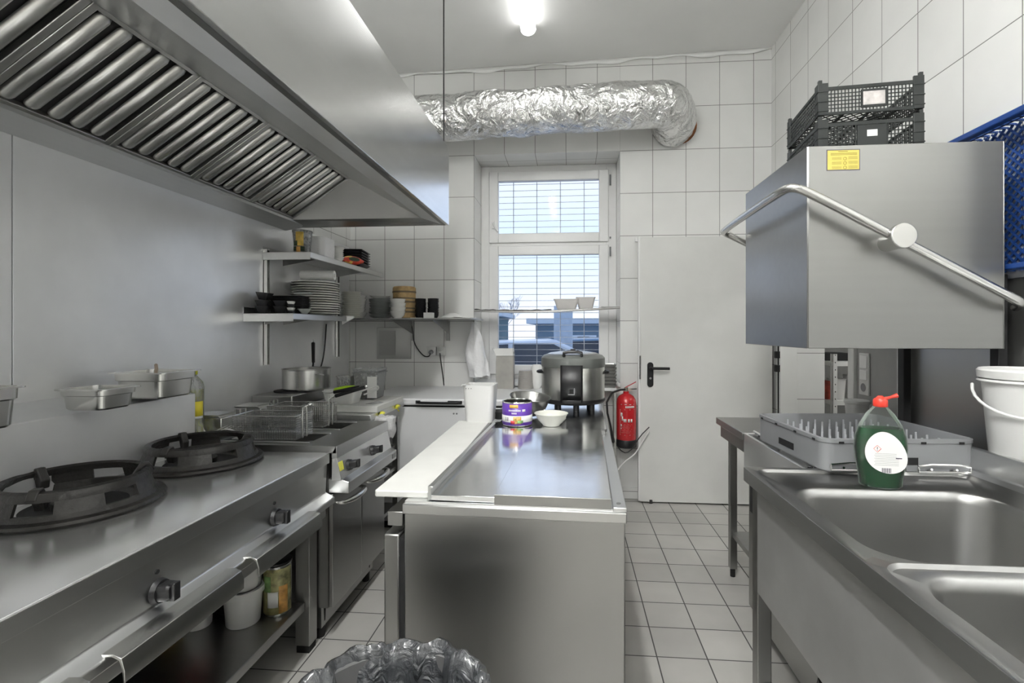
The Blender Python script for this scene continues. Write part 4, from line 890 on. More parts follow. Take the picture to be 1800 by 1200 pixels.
m = MB(); m.box(-.512, -.008, .90, PLn-.02, PH-.004, PH+.004); loc_(m, 'rear_plate', steel_top, bevel=.001)
# cutting board along the left side
m = MB(); m.T = Matrix.Translation((-.455, 1.80, 0)) @ Matrix.Rotation(.004, 4, 'Z'); m.loft([rr(0, 0, .150, 1.03, .008, z) for z in (PH-.004, PH+.014)])
ob = m.build('cutting_board', board_w, bevel=.003, origin=(-.455, 1.80, PH)); tag(ob, 'long white cutting board along the left edge of the prep table', 'cutting board')
PT = PH+.0045
# ---- on the table
t = thing('measuring_container', 'tall white square plastic container behind the long cutting board', 'container', (-.432, 2.345, PT))
m = MB(); openbox(m, -.432, 2.345, PT, .128, .128, .150, .150, .182, .003, .025); m.build('body', white_pl, t)
m = MB(); m.T = Matrix.Translation((0, .045, 0)); m.tube([(-.512, 2.225, PT+.178), (-.505, 2.222, PT+.186), (-.49, 2.222, PT+.186)], .003, 6); m.tube([(-.37, 2.235, PT+.176), (-.355, 2.232, PT+.190), (-.35, 2.24, PT+.192)], .004, 6); m.build('spout_rim', white_pl, t)
m = MB(); m.T = Matrix.Translation((0, .045, 0))
for k in range(3): m.cyl((-.488+k*.012, 2.2245+.0, PT+.168), (-.488+k*.012, 2.2235, PT+.168), .0025, 8)
m.build('rim_marks', grey_pl, t)
# purple tin
lid_z = PH+.0195
purp = mat('purple_label', (.12, .045, .36), .3, var=.15, vscale=20, bump=.01)
t = lathe_thing('food_tin', 'opened food tin with a purple label on the prep table', 'tin', (-.248, 2.285, PT+.001), [
    ('tin_body', [(.066, 0), (.069, .003), (.069, .106), (.071, .109), (.070, .112), (.066, .109), (.066, .02), (.01, .018)], chrome)])
t.rotation_euler = (0, 0, .0)
label_band(t, .0698, .006, .104, -PI, PI*.999, purp, n=48)
label_band(t, .0706, .020, .050, -PI, PI*.999, wht_m, n=48, name='white_band')
label_band(t, .0712, .086, .101, -1.98, -1.40, mat('gold_print', (.78, .45, .08), .35, var=.3, vscale=40, bump=.01), n=10, name='gold_badge')
label_band(t, .0713, .014, .047, -1.72, -1.20, mat('food_print', (.62, .38, .10), .4, var=.7, vscale=90, bump=.01), n=10, name='food_picture')
label_band(t, .0716, .013, .028, -1.90, -1.62, mat('red_print', (.48, .04, .05), .4, var=.5, vscale=60, bump=.01), n=6, name='red_print')
label_band(t, .0716, .017, .030, -1.45, -1.08, grn_m, n=8, name='green_print')
def arc_marks(par, r, z0, z1, spans, m_, name):
    m = MB()
    for a0, a1 in spans: m.grid(2, 1, lambda u, v: (r*math.cos(a0+(a1-a0)*u), r*math.sin(a0+(a1-a0)*u), z0+(z1-z0)*v))
    return m.build(name, m_, par, local=True, solid=.0004)
random.seed(2)
sp = []; a = -2.05
while a < -1.25: 
    wd = random.uniform(.022, .05); sp.append((a, a+wd)); a += wd+.018
arc_marks(t, .0708, .070, .078, sp, wht_m, 'upper_lettering'); arc_marks(t, .0708, .058, .065, [s_ for s_ in sp if -1.85 < s_[0] < -1.5], wht_m, 'lower_lettering')
arc_marks(t, .0708, .069, .080, [(-1.13, -1.0), (-.98, -.92)], wht_m, 'small_badge')
arc_marks(t, .0712, .026, .044, [(-2.32, -2.28), (-2.22, -2.20), (-2.13, -2.08)], mat('dark_print', (.08, .07, .10), .5, bump=.01), 'serving_marks')
# white bowl, dark bowl, small dish, paper
lathe_one('white_bowl', [(.001, 0), (.038, 0), (.040, .004), (.060, .025), (.076, .054), (.079, .056), (.078, .058), (.074, .056), (.057, .028), (.036, .008), (.001, .007)], cream, (-.088, 2.275, PT+.001), 'off-white bowl standing beside the purple tin on the prep table', 'bowl', None, 40)
lathe_one('mixing_bowl', [(.001, 0), (.045, 0), (.050, .004), (.085, .040), (.103, .090), (.106, .092), (.105, .095), (.101, .092), (.082, .042), (.047, .008), (.001, .007)], mat('dark_metal_bowl', (.30, .30, .29), .28, .9, var=.2, bump=.05), (-.212, 2.50, PT+.013), 'dark metal mixing bowl behind the purple tin', 'bowl', None, 44, rot=(.10, .10, 0))
lathe_one('sauce_dish', [(.001, 0), (.022, 0), (.040, .028), (.050, .040), (.048, .041), (.038, .030), (.020, .004), (.001, .004)], blackm, (-.350, 2.42, PT+.001), 'small black dish peeking out left of the purple tin', 'bowl', None, 28)
m = MB(); m.grid(10, 8, lambda u, v: (-.13+.11*u, 2.30+.16*v, PT+.003+.045*abs(math.sin(u*4+v*2))*(1-u*.3))); tag(m.build('paper_towel', paper, solid=.001, origin=(-.08, 2.38, PT)), 'crumpled white paper between the dark bowl and the rice cooker', 'paper')
# rice cooker
t = thing('rice_cooker', 'large steel rice cooker with a black front panel at the prep table far end', 'rice cooker', (.016, 2.83, PT))
cx, cy = .016, 2.83; R = .180
m = MB(); m.lathe([(R-.022, .052), (R, .056), (R, .235), (R-.002, .238)], (cx, cy, PT), 56, cap1=False); m.build('steel_body', satin, t)
m = MB(); m.lathe([(R-.04, .030), (R-.006, .034), (R+.004, .046), (R+.004, .058), (R, .060)], (cx, cy, PT), 56, cap1=False); m.build('base_ring', black, t)
m = MB(); m.lathe([(R+.001, .235), (R+.003, .240), (R+.002, .285), (R-.012, .300), (R-.05, .312), (.06, .322), (.001, .323)], (cx, cy, PT), 56, cap0=False); m.build('lid', mat('grey_green_lid', (.20, .21, .20), .35, .5, bump=.02), t)
m = MB(); m.lathe([(R-.035, .3085), (R-.05, .3135), (.06, .3235), (.001, .3245)], (cx, cy, PT), 48, cap0=False); m.build('lid_top', satin, t)
m = MB(); m.grid(10, 1, lambda u, v: (cx+(R+.004)*math.cos(-1.95+.66*u), cy+(R+.004)*math.sin(-1.95+.66*u), PT+.052+.200*v)); m.build('front_panel', black, t, solid=.006)
m = MB(); m.box(cx-.060, cx+.045, cy-R-.016, cy-R+.02, PT+.048, PT+.066); m.build('switch_housing', black, t, bevel=.004)
m = MB(); m.box(cx-.020, cx+.0, cy-R-.010, cy-R-.004, PT+.100, PT+.122); m.build('switch', darkslot, t, bevel=.002)
m = MB(); m.box(cx-.028, cx+.008, cy-R-.0075, cy-R-.0055, PT+.094, PT+.098); m.box(cx+.004, cx+.008, cy-R-.0075, cy-R-.0055, PT+.098, PT+.13); m.build('switch_marks', grey_pl, t)
m = MB(); m.tube([(cx-.05, cy-R+.02, PT+.300), (cx-.05, cy-R+.008, PT+.325), (cx+.045, cy-R+.008, PT+.325), (cx+.045, cy-R+.02, PT+.300)], .009, 8, smooth=1); m.build('lid_handle', black, t)
m = MB(); m.box(cx-.015, cx+.015, cy-.02, cy+.02, PT+.320, PT+.335); m.build('steam_valve', black, t, bevel=.004)
for s_ in (-1, 1):
    m = MB(); m.tube([(cx+s_*(R-.005), cy-.045, PT+.205), (cx+s_*(R+.022), cy-.03, PT+.205), (cx+s_*(R+.022), cy+.03, PT+.205), (cx+s_*(R-.005), cy+.045, PT+.205)], .008, 8, smooth=1); m.build('side_handle', black, t)
for a in (-2.2, -1.45, -.75, .8, 2.3):
    m = MB(); m.cyl((cx+.14*math.cos(a), cy+.14*math.sin(a), PT), (cx+.14*math.cos(a), cy+.14*math.sin(a), PT+.034), .017, 12); m.build('foot', black, t)

# ---- on the freezer at the window
FT = .8725
t = thing('paper_bag', 'stiff grey-brown paper bag with a folded top standing at the left of the window', 'bag', (-.50, 3.80, FT))
m = MB(); m.loft([rr(-.505, 3.795, .135, .09, .004, FT), rr(-.505, 3.795, .137, .092, .004, FT+.20), rr(-.503, 3.795, .13, .075, .004, FT+.285)], True, False); m.build('bag', mat('kraft_grey_paper', (.40, .39, .36), .75, var=.15, vscale=12, bump=.2), t, smooth=False, solid=.001)
m = MB(); m.loft([rr(-.505, 3.795, .136, .091, .004, FT+.255), rr(-.52, 3.79, .155, .10, .004, FT+.310)], False, False); m.build('folded_top', paper, t, smooth=False, solid=.002)
t = thing('lid_stack', 'stack of thin round-edged grey container lids on the freezer before the window', 'lids', (-.345, 3.78, FT))
m = MB()
for k in range(16): m.lathe([(.060-.0006*k, .0055*k*1.6+.001), (.063-.0006*k, .0055*k*1.6+.004), (.060-.0006*k, .0055*k*1.6+.0085)], (-.345, 3.79, FT), 28)
m.build('lids', mat('grey_paper_lids', (.46, .44, .42), .6, var=.1, bump=.1), t)
m = MB(); m.loft([[(-.26+r*math.cos(a), 3.80+r*.8*math.sin(a), FT+z) for a in [2*PI*i/16 for i in range(16)]] for r, z in ((.03, 0), (.042, .05), (.038, .11), (.048, .15), (.03, .185))]); tag(m.build('napkin_bundle', paper, ang=60, origin=(-.26, 3.80, FT)), 'bundle of white paper napkins between the lids and the rice cooker', 'napkins')
for i in range(7):
    lb = ['lowest', 'second', 'third', 'fourth', 'fifth', 'sixth', 'topmost'][i]+' dark baking tray of the pile at the right window corner'
    sq('baking_tray', lb, 'tray', (.287+.003*(i % 2), 3.825, .885+.026*i), .11, .12, .13, .13, .024, steel_dark, .0, 'dark baking trays by the window', t=.003)

t = thing('tray_stand', 'small steel stand with dark trays between the freezer and the fire extinguisher', 'stand', (.287, 3.83, 0))
m = MB(); m.box(.225, .352, 3.755, 3.900, .862, .884); m.build('top', steel_wall, t, bevel=.002)
m = MB(); m.box(.228, .349, 3.762, 3.895, .42, .435); m.build('shelf', steel_dark, t)
for x, y in ((.228, 3.760), (.333, 3.760), (.228, 3.882), (.333, 3.882)):
    m = MB(); m.box(x, x+.016, y, y+.016, 0, .862); m.build('leg', satin, t)

# ================================================================== FIRE EXTINGUISHER
ex, ey = .430, 3.822
t = thing('fire_extinguisher', 'red fire extinguisher with a black hose on the wall beside the door leaf', 'fire extinguisher', (ex, ey, .43))
m = MB(); m.lathe([(.074, .055), (.077, .06), (.077, .345), (.072, .378), (.055, .405), (.030, .420), (.022, .424), (.022, .440)], (ex, ey, .415), 36); m.build('cylinder', red_pt, t)
m = MB(); m.lathe([(.070, .012), (.079, .018), (.080, .070), (.077, .075)], (ex, ey, .415), 36); m.build('base_cup', black, t)
m = MB(); m.cyl((ex, ey, .852), (ex, ey, .885), .015, 12); m.cyl((ex, ey-.0, .870), (ex+.045, ey, .866), .008, 8); m.build('valve', mat('brass_steel', (.62, .60, .50), .3, 1, bump=.02), t)
m = MB(); m.loft([[(ex-.008, ey-.008, .880), (ex-.008, ey+.008, .880), (ex+.075, ey+.008, .925), (ex+.075, ey-.008, .925)], [(ex-.008, ey-.008, .886), (ex-.008, ey+.008, .886), (ex+.075, ey+.008, .931), (ex+.075, ey-.008, .931)]]); m.build('lever', red_pt, t, bevel=.001)
m = MB(); m.loft([[(ex+.0, ey-.007, .866), (ex+.0, ey+.007, .866), (ex+.08, ey+.007, .870), (ex+.08, ey-.007, .870)], [(ex, ey-.007, .872), (ex, ey+.007, .872), (ex+.08, ey+.007, .876), (ex+.08, ey-.007, .876)]]); m.build('carry_handle', black, t)
m = MB(); m.tube([(ex-.01, ey-.01, .868), (ex-.05, ey-.06, .872), (ex-.115, ey-.09, .855), (ex-.155, ey-.095, .78), (ex-.150, ey-.095, .70), (ex-.125, ey-.09, .60), (ex-.112, ey-.07, .52), (ex-.10, ey-.05, .475)], [.008]*6+[.0105, .014], 10, smooth=0); m.build('hose', rubber, t)
def ex_marks(z0, z1, spans, nm, mm=wht_m):
    m = MB()
    for a0, a1 in spans: m.grid(3, 1, lambda u, v: (ex+.0776*math.cos(a0+(a1-a0)*u), ey+.0776*math.sin(a0+(a1-a0)*u), z0+(z1-z0)*v))
    m.build(nm, mm, t, solid=.0004)
pink = mat('faded_red_print', (.62, .22, .20), .5, bump=.01)
ex_marks(.760, .764, [(-2.2, -.8)], 'print_line'); ex_marks(.735, .750, [(-1.75+.12*k, -1.66+.12*k) for k in range(8)], 'lettering')
ex_marks(.722, .724, [(-2.3, -.8)], 'frame_line'); ex_marks(.53, .722, [(-2.31, -2.29)], 'frame_side'); ex_marks(.53, .532, [(-2.3, -.8)], 'frame_bottom')
ex_marks(.672, .700, [(-2.22, -2.05)], 'pictogram'); ex_marks(.640, .672, [(-2.12, -1.98)], 'pictogram')
ex_marks(.628, .652, [(-1.93, -1.80), (-1.76, -1.66), (-1.50, -1.34), (-1.22, -1.06)], 'pictogram')
for k in range(6): ex_marks(.548+.0125*k, .5505+.0125*k, [(-2.2, -1.3+.1*(k % 3))], 'small_print', pink)
ex_marks(.595, .612, [(-2.22, -2.12)], 'pictogram'); ex_marks(.575, .585, [(-2.22, -2.14)], 'pictogram')
m = MB(); m.box(ex-.03, ex+.03, ey+.07, YB-.001, .60, .80); m.build('wall_bracket', steel_dark, t)
m = MB(); m.tube([(.60, 3.79, .55), (.545, 3.78, .475), (.50, 3.76, .40), (.455, 3.74, .365), (.40, 3.70, .34), (.335, 3.60, .30)], .0055, 8, smooth=1); tag(m.build('power_cable', white_pl, origin=(.5, 3.7, .35)), 'white power cable hanging below the fire extinguisher', 'cable')
m = MB(); m.tube([(.59, 3.725, .60), (.52, 3.72, .53), (.47, 3.72, .44), (.42, 3.72, .40), (.38, 3.72, .42), (.35, 3.70, .46)], .004, 8, smooth=1); tag(m.build('power_cable', rubber, origin=(.5, 3.7, .4)), 'thin dark cable crossing the lower front of the fire extinguisher', 'cable')

# ================================================================== DISHWASHER (right)
DX, DY_0, DY_1, DT = .800, 1.705, 2.335, .850
dw = thing('hood_dishwasher', 'stainless steel pass-through dishwasher with its square hood raised', 'dishwasher', (1.14, 2.02, 0))
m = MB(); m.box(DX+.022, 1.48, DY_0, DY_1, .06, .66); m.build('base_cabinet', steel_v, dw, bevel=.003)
m = MB(); m.prism([(DX+.022, .655), (DX, .700), (DX, DT), (DX+.012, DT), (DX+.012, .71), (DX+.034, .655)], DY_0, DY_1); 
m.box(DX+.012, 1.48, DY_0, DY_0+.012, .66, DT); m.box(DX+.012, 1.48, DY_1-.012, DY_1, .66, DT); m.box(1.468, 1.48, DY_0+.012, DY_1-.012, .66, DT); m.box(DX+.012, 1.468, DY_0+.012, DY_1-.012, .68, .69)
m.build('wash_tank', steel_work, dw, bevel=.002)
for x in (DX+.045, DX+.075, 1.30, 1.33):
    m = MB(); m.cyl((x, DY_0+.004, DT+.008), (x, DY_1-.004, DT+.008), .006, 10); m.build('rack_rail', chrome, dw)
m = MB()
for y in (DY_0+.06, DY_0+.30, DY_1-.06): m.cyl((DX+.02, y, DT+.0), (1.36, y, DT+.0), .005, 8)
m.build('rail_supports', chrome, dw)
m = MB(); m.box(DX+.016, DX+.023, DY_1-.16, DY_1-.03, .50, .64); m.build('control_display', black, dw, bevel=.002)
m = MB(); m.box(DX+.0145, DX+.0165, DY_1-.125, DY_1-.075, .575, .58); m.build('display_line', wht_m, dw)
for x, y in ((DX+.08, DY_0+.06), (DX+.08, DY_1-.06), (1.42, DY_0+.06), (1.42, DY_1-.06)):
    m = MB(); m.cyl((x, y, 0), (x, y, .06), .02, 12); m.build('foot', darkslot, dw)
# wire guide in front of the rack on the near side
m = MB()
for x0, x1 in ((.835, 1.06), (1.10, 1.255)):
    m.tube([(x0, 1.646, .876), (x0, 1.646, .900), (x1, 1.646, .900), (x1, 1.646, .876)], .004, 8, closed=True, smooth=1)
    m.cyl((x0+.04, 1.646, .884), (x0+.04, 1.72, .862), .004, 8); m.cyl((x1-.04, 1.646, .884), (x1-.04, 1.72, .862), .004, 8)
m.build('rack_guide', chrome, dw)
# hood
hx0, hx1, hy0, hy1, hz0, hz1 = .800, 1.424, 1.730, 2.312, 1.263, 1.948
m = MB(); m.box(hx0, hx0+.004, hy0, hy1, hz0, hz1); m.box(hx1-.004, hx1, hy0, hy1, hz0, hz1); m.box(hx0+.004, hx1-.004, hy0, hy0+.004, hz0, hz1); m.box(hx0+.004, hx1-.004, hy1-.004, hy1, hz0, hz1); m.box(hx0+.004, hx1-.004, hy0+.004, hy1-.004, hz1-.004, hz1)
m.build('hood', mat('dishwasher_hood_steel', (.31, .31, .30), .32, brush=0, metal=1, rvar=.03, bump=.02, bscale=2, bd=.03, bdet=0, aniso=.5), dw, bevel=.002)
hp = [(1.44, hy0-.02, 1.40), (1.420, hy0-.062, 1.412), (1.39, hy0-.066, 1.428), (1.054, hy0-.066, 1.617), (.775, hy0-.066, 1.775), (.725, hy0-.062, 1.795), (.705, hy0-.02, 1.792), (.705, hy1+.02, 1.785), (.725, hy1+.062, 1.782), (.775, hy1+.066, 1.760), (1.054, hy1+.066, 1.61), (1.39, hy1+.066, 1.428)]
m = MB(); m.tube(hp, .0145, 14, smooth=2); m.build('lift_handle', satin, dw)
for y0, y1, ys in ((hy0-.092, hy0-.070, hy0), (hy1+.070, hy1+.092, hy1)):
    m = MB(); m.cyl((1.054, y0, 1.625), (1.054, y1, 1.625), .040, 32); m.build('pivot_disc', satin, dw, bevel=.003)
    m = MB(); m.cyl((1.054, min(ys, (y0+y1)/2), 1.615), (1.054, max(ys, (y0+y1)/2), 1.615), .028, 24); m.build('pivot_boss', satin, dw)
m = MB(); m.box(1.445, 1.475, hy0+.05, hy0+.085, DT, 1.515); m.box(1.445, 1.475, hy1-.06, hy1-.02, DT, 1.90); m.build('rear_posts', blackm, dw, bevel=.002)
m = MB(); m.box(1.484, 1.532, DY_0-.02, DY_1+.02, .3, 1.50); m.build('rear_column', steel_v, dw, bevel=.002)
# warning sticker on the hood
stk = mat('yellow_warning_print', (.60, .51, .12), .5, var=.05, vscale=40, bump=.02)
sx0, sx1, sz0, sz1 = .866, .968, 1.866, 1.931
m = MB(); m.box(sx0-.003, sx1+.003, hy0-.0008, hy0-.0002, sz0-.003, sz1+.003); st = m.build('warning_sticker', mat('dark_print', (1, 1, 1)), dw)
m = MB(); m.box(sx0, sx1, hy0-.0013, hy0-.0008, sz0, sz1); m.build('yellow_field', stk, st)
m = MB(); olive = mat('olive_print', (.24, .19, .03), .5, bump=.01)
def bar(x0, x1, z, h=.0018): m.box(sx0+(sx1-sx0)*x0, sx0+(sx1-sx0)*x1, hy0-.0016, hy0-.0013, sz0+(sz1-sz0)*z, sz0+(sz1-sz0)*z+h)
bar(.34, .64, .92, .0022)
for k in range(3): bar(.10, .93, .84-.045*k, .0011)
for zz in (.62, .38, .14):
    for k in range(3): bar(.14, .44, zz-.05*k, .0010); bar(.66, .95, zz+.02-.05*k, .0010)
for zz in (.56, .33, .10): m.tube([(sx0+(sx1-sx0)*.55+.005*math.cos(a), hy0-.0015, sz0+(sz1-sz0)*zz+.005*math.sin(a)) for a in [2*PI*i/12 for i in range(12)]], .0008, 4, closed=True)
m.build('small_print', olive, st)

# dish rack with pegs
rk = thing('dish_rack', 'grey plastic dishwasher rack with rows of pegs on the dishwasher', 'dish rack', (1.045, 1.909, .8655), math.radians(3.4))
m = MB(); RW = .488
L = [rr(0, 0, RW-.012, RW-.012, .03, .0, 6), rr(0, 0, RW, RW, .036, .006, 6), rr(0, 0, RW, RW, .036, .094, 6), rr(0, 0, RW+.006, RW+.006, .038, .096, 6), rr(0, 0, RW+.006, RW+.006, .038, .108, 6), rr(0, 0, RW-.010, RW-.010, .030, .110, 6), rr(0, 0, RW-.016, RW-.016, .028, .104, 6), rr(0, 0, RW-.012, RW-.012, .028, .006, 6)]
m.loft(L, False, False); m.build('wall', grey_pl, rk, local=True)
m = MB()
for k in range(17):
    a = -RW/2+.014+(RW-.028)*k/16; m.box(a-.002, a+.002, -RW/2+.01, RW/2-.01, .006, .012); m.box(-RW/2+.01, RW/2-.01, a-.002, a+.002, .006, .012)
m.build('floor_grid', mat('shaded_grid_plastic', (.16, .17, .18), .5, bump=.03), rk, local=True, smooth=False)  # grid coloured darker to paint in the shade inside the rack
m = MB(); m.box(-RW/2-.0015, -RW/2+.001, -.055, .055, .026, .050); m.build('grip_slot', darkslot, rk, local=True, bevel=.0008)
m = MB(); m.box(-.055, .055, -RW/2-.0015, -RW/2+.001, .026, .050); m.build('grip_slot', darkslot, rk, local=True, bevel=.0008)
for sx_, sy_ in ((-1, 0), (0, -1)):
    for k in (-.19, -.07, .07, .19):
        m = MB()
        if sx_: m.box(-RW/2-.0045, -RW/2-.0025, k-.008, k+.008, .094, .101)
        else: m.box(k-.008, k+.008, -RW/2-.0045, -RW/2-.0025, .094, .101)
        m.build('rim_notch', darkslot, rk, local=True)
peg0 = None
pegm = mat('light_grey_pegs', (.42, .43, .45), .4, bump=.02)
for i in range(8):
    for j in range(9):
        x = -.196+.056*i; y = -.196+.049*j
        if peg0 is None:
            m = MB(); m.cyl((0, 0, 0), (0, 0, .080), .0042, 8, .0034); peg0 = m.build('peg', pegm, rk, local=True); o = peg0
        else: o = peg0.copy(); COL.objects.link(o)
        o.location = (x+random.uniform(-.002, .002), y, .012)

# ================================================================== CRATES on the dishwasher hood
def crate(label, loc, rz, white):
    t = thing('produce_crate', label, 'crate', loc, rz, 'black produce crates')
    CW, CD, CH = .325, .325, .098
    m = MB()
    def bar_(x0, x1, y0, y1, z0, z1): m.box(x0, x1, y0, y1, z0, z1)
    for z0, z1 in ((.0, .010), (CH-.012, CH)):
        bar_(0, CW, 0, .005, z0, z1); bar_(0, CW, CD-.005, CD, z0, z1); bar_(0, .005, .005, CD-.005, z0, z1); bar_(CW-.005, CW, .005, CD-.005, z0, z1)
    m.build('frame', crate_m, t, local=True)
    m = MB()
    n = 24
    for k in range(n+1):
        x = .03+(CW-.06)*k/n; bar_(x-.0014, x+.0014, .001, .004, .01, CH-.012); bar_(x-.0014, x+.0014, CD-.004, CD-.001, .01, CH-.012)
    for k in range(20+1):
        y = .03+(CD-.06)*k/20; bar_(.001, .004, y-.0014, y+.0014, .01, CH-.012); bar_(CW-.004, CW-.001, y-.0014, y+.0014, .01, CH-.012)
    for k in range(1, 6):
        z = .01+(CH-.022)*k/6
        bar_(.03, CW-.03, .001, .004, z-.0014, z+.0014); bar_(.03, CW-.03, CD-.004, CD-.001, z-.0014, z+.0014); bar_(.001, .004, .03, CD-.03, z-.0014, z+.0014); bar_(CW-.004, CW-.001, .03, CD-.03, z-.0014, z+.0014)
    m.build('mesh_sides', crate_m, t, local=True, smooth=False)
    m = MB()
    for k in range(-13, 14):
        a = k*.030
        for s_ in (1, -1):
            p = []
            # diagonal lattice of the floor clipped to the rectangle
            for (x, y) in [(x_, s_*(x_-CW/2)+CD/2+a) for x_ in (0.004, CW-.004)]+[((y_-CD/2-a)*s_+CW/2, y_) for y_ in (.004, CD-.004)]:
                if .0 <= x <= CW and .0 <= y <= CD: p.append((x, y))
            if len(p) >= 2:
                p.sort(); q = p[0], p[-1]
                if (Vector(q[0])-Vector(q[1])).length > .01: m.tube([(*q[0], .004+.002*s_), (*q[1], .004+.002*s_)], .0018, 4)
    for x in (CW*.25, CW*.5, CW*.75): bar_(x-.003, x+.003, 0, CD, .0, .008)
    m.build('lattice_floor', crate_m, t, local=True, smooth=False)
    for (sx_, sy_) in ((0, 0), (1, 0), (0, 1), (1, 1)):
        m = MB(); X = lambda a: a if sx_ == 0 else CW-a; Y = lambda a: a if sy_ == 0 else CD-a
        def bb(x0, x1, y0, y1, z0, z1): m.box(min(X(x0), X(x1)), max(X(x0), X(x1)), min(Y(y0), Y(y1)), max(Y(y0), Y(y1)), z0, z1)
        bb(-.002, .030, -.002, .006, 0, CH+.014); bb(-.002, .006, .006, .032, 0, CH+.014)
        for z in (.012, .045, .080): bb(-.004, .032, -.004, -.002, z, z+.004); bb(-.004, -.002, -.004, .034, z, z+.004)
        bb(.0, .012, .0, .012, CH+.014, CH+.026)
        m.build('corner_post', crate_m, t, local=True, bevel=.001)
    m = MB(); m.box(CW*.5-.028, CW*.5+.052, -.001, .004, .018, CH-.018) if white else m.box(CW*.5-.04, CW*.5+.052, -.001, .004, .006, CH-.014); pl = m.build('label_plate', crate_m, t, local=True)
    m = MB()
    if white: m.box(CW*.5-.022, CW*.5+.046, -.0016, -.001, .026, CH-.026)
    else: m.box(CW*.5-.010, CW*.5+.022, -.0016, -.001, .044, .066)
    m.build('paper_label', mat('torn_paper_label', (.55, .52, .50), .7, var=.5, vscale=25, bump=.1) if white else paper, pl, local=True)
    return t
crate('lower black lattice crate on top of the dishwasher hood', (.868, 1.792, hz1+.001), math.radians(-6), False)
crate('upper black lattice crate with a torn paper label, stacked on the other crate', (.868, 1.792, hz1+.128), math.radians(-6), True)

# blue basket hung on the wall, opening towards the room
t = thing('blue_basket', 'large blue lattice basket against the tiled wall behind the dishwasher hood', 'basket', (1.50, 1.72, 1.50))
bx0, bx1, by0, by1, bz0, bz1 = 1.437, 1.534, 1.56, 2.02, 1.525, 2.045
m = MB()
m.box(bx0, bx0+.03, by0, by1, bz0, bz0+.018); m.box(bx0, bx0+.03, by0, by1, bz1-.022, bz1); m.box(bx0, bx0+.03, by0, by0+.022, bz0+.018, bz1-.022); m.box(bx0, bx0+.03, by1-.022, by1, bz0+.018, bz1-.022)
m.build('rim', blue_pl, t, bevel=.004)
m = MB()
H_, W_ = bz1-bz0, by1-by0
for k in range(-30, 31):
    a = k*.032
    for s_ in (1, -1):
        p = []
        for (y, z) in [(y_, s_*(y_-W_/2)+H_/2+a) for y_ in (.01, W_-.01)]+[((z_-H_/2-a)*s_+W_/2, z_) for z_ in (.01, H_-.01)]:
            if 0 <= y <= W_ and 0 <= z <= H_: p.append((y, z))
        if len(p) >= 2:
            p.sort(); q0, q1 = p[0], p[-1]
            if abs(q0[0]-q1[0]) > .02: m.tube([(bx1-.004, by0+q0[0], bz0+q0[1]), (bx1-.004, by0+q1[0], bz0+q1[1])], .0045, 4)
m.build('lattice_base', blue_pl, t, smooth=False)
for z in (bz0+.004, bz1-.010):
    m = MB(); m.box(bx0+.06, bx0+.07, by0, by1, z, z+.006)
    for k in range(13): y = by0+.02+(W_-.04)*k/12; m.box(bx0+.03, bx1, y-.004, y+.004, z, z+.006)
    m.build('slotted_side', blue_pl, t, smooth=False)
for y in (by0+.004, by1-.010):
    m = MB(); m.box(bx0+.06, bx0+.07, y, y+.006, bz0+.012, bz1-.012)
    for k in range(11): z = bz0+.02+(H_-.04)*k/10; m.box(bx0+.03, bx1, y, y+.006, z-.004, z+.004)
    m.build('slotted_side', blue_pl, t, smooth=False)

# ================================================================== SIDE TABLE by the doorway
t = thing('side_table', 'steel side table with a low shelf between the door and the dishwasher', 'table', (1.15, 2.55, 0))
m = MB(); m.box(.795, 1.50, 2.342, 2.752, .815, .850); m.build('tabletop', steel_dark, t, bevel=.003)
m = MB(); m.box(.815, 1.48, 2.36, 2.735, .75, .815); m.build('apron', steel_v, t)
for x, y in ((.855, 2.700), (1.44, 2.700), (.855, 2.36), (1.44, 2.36)):
    m = MB(); m.box(x, x+.036, y, y+.036, .045, .80); lg = m.build('leg', steel_v, t, bevel=.002)
    m = MB(); m.cyl((x+.018, y+.018, 0), (x+.018, y+.018, .046), .013, 12); m.build('foot', darkslot, lg)
m = MB(); m.box(.868, 1.47, 2.372, 2.712, .215, .245); m.build('undershelf', steel_dark, t, bevel=.002)

# ================================================================== DOUBLE SINK (right foreground)
SX0, SX1, SY1, SY0, SZ = .578, 1.285, 1.690, -.10, .868
sk = thing('double_sink', 'stainless steel double sink unit with two basins, front apron and square legs', 'sink', (.93, .9, 0))
def deck(y0, y1, bx0_, bx1_, by0_, by1_, depth, mb, first):
    cx, cy = (SX0+SX1)/2, (y0+y1)/2
    N = 10
    lo = [rr(cx, cy, SX1-SX0, y1-y0, .003, SZ, N)]
    ins = .022
    ya, yb = (y0 if not first else y0), y1
    # sunken deck inside a raised edge
    ex0, ex1 = SX0+ins, SX1-.03
    ey0, ey1 = (y0+ins if not first else y0+.0005), (y1-ins if first else y1-.0005)
    lo.append(rr((ex0+ex1)/2, (ey0+ey1)/2, ex1-ex0, ey1-ey0, .05 if True else .01, SZ, N))
    lo.append(rr((ex0+ex1)/2, (ey0+ey1)/2, ex1-ex0-.016, ey1-ey0-(.016 if False else .008), .046, SZ-.009, N))
    bw, bl = bx1_-bx0_, by1_-by0_; bx, by = (bx0_+bx1_)/2, (by0_+by1_)/2
    lo.append(rr(bx, by, bw+.012, bl+.012, .098, SZ-.0105, N))
    lo.append(rr(bx, by, bw, bl, .092, SZ-.016, N))
    lo.append(rr(bx, by, bw-.010, bl-.010, .088, SZ-.04, N))
    lo.append(rr(bx, by, bw-.03, bl-.03, .085, SZ-depth+.05, N))
    lo.append(rr(bx, by, bw-.06, bl-.06, .07, SZ-depth+.012, N))
    lo.append(rr(bx, by, bw-.12, bl-.12, .05, SZ-depth, N))
    mb.loft(lo, False, True)
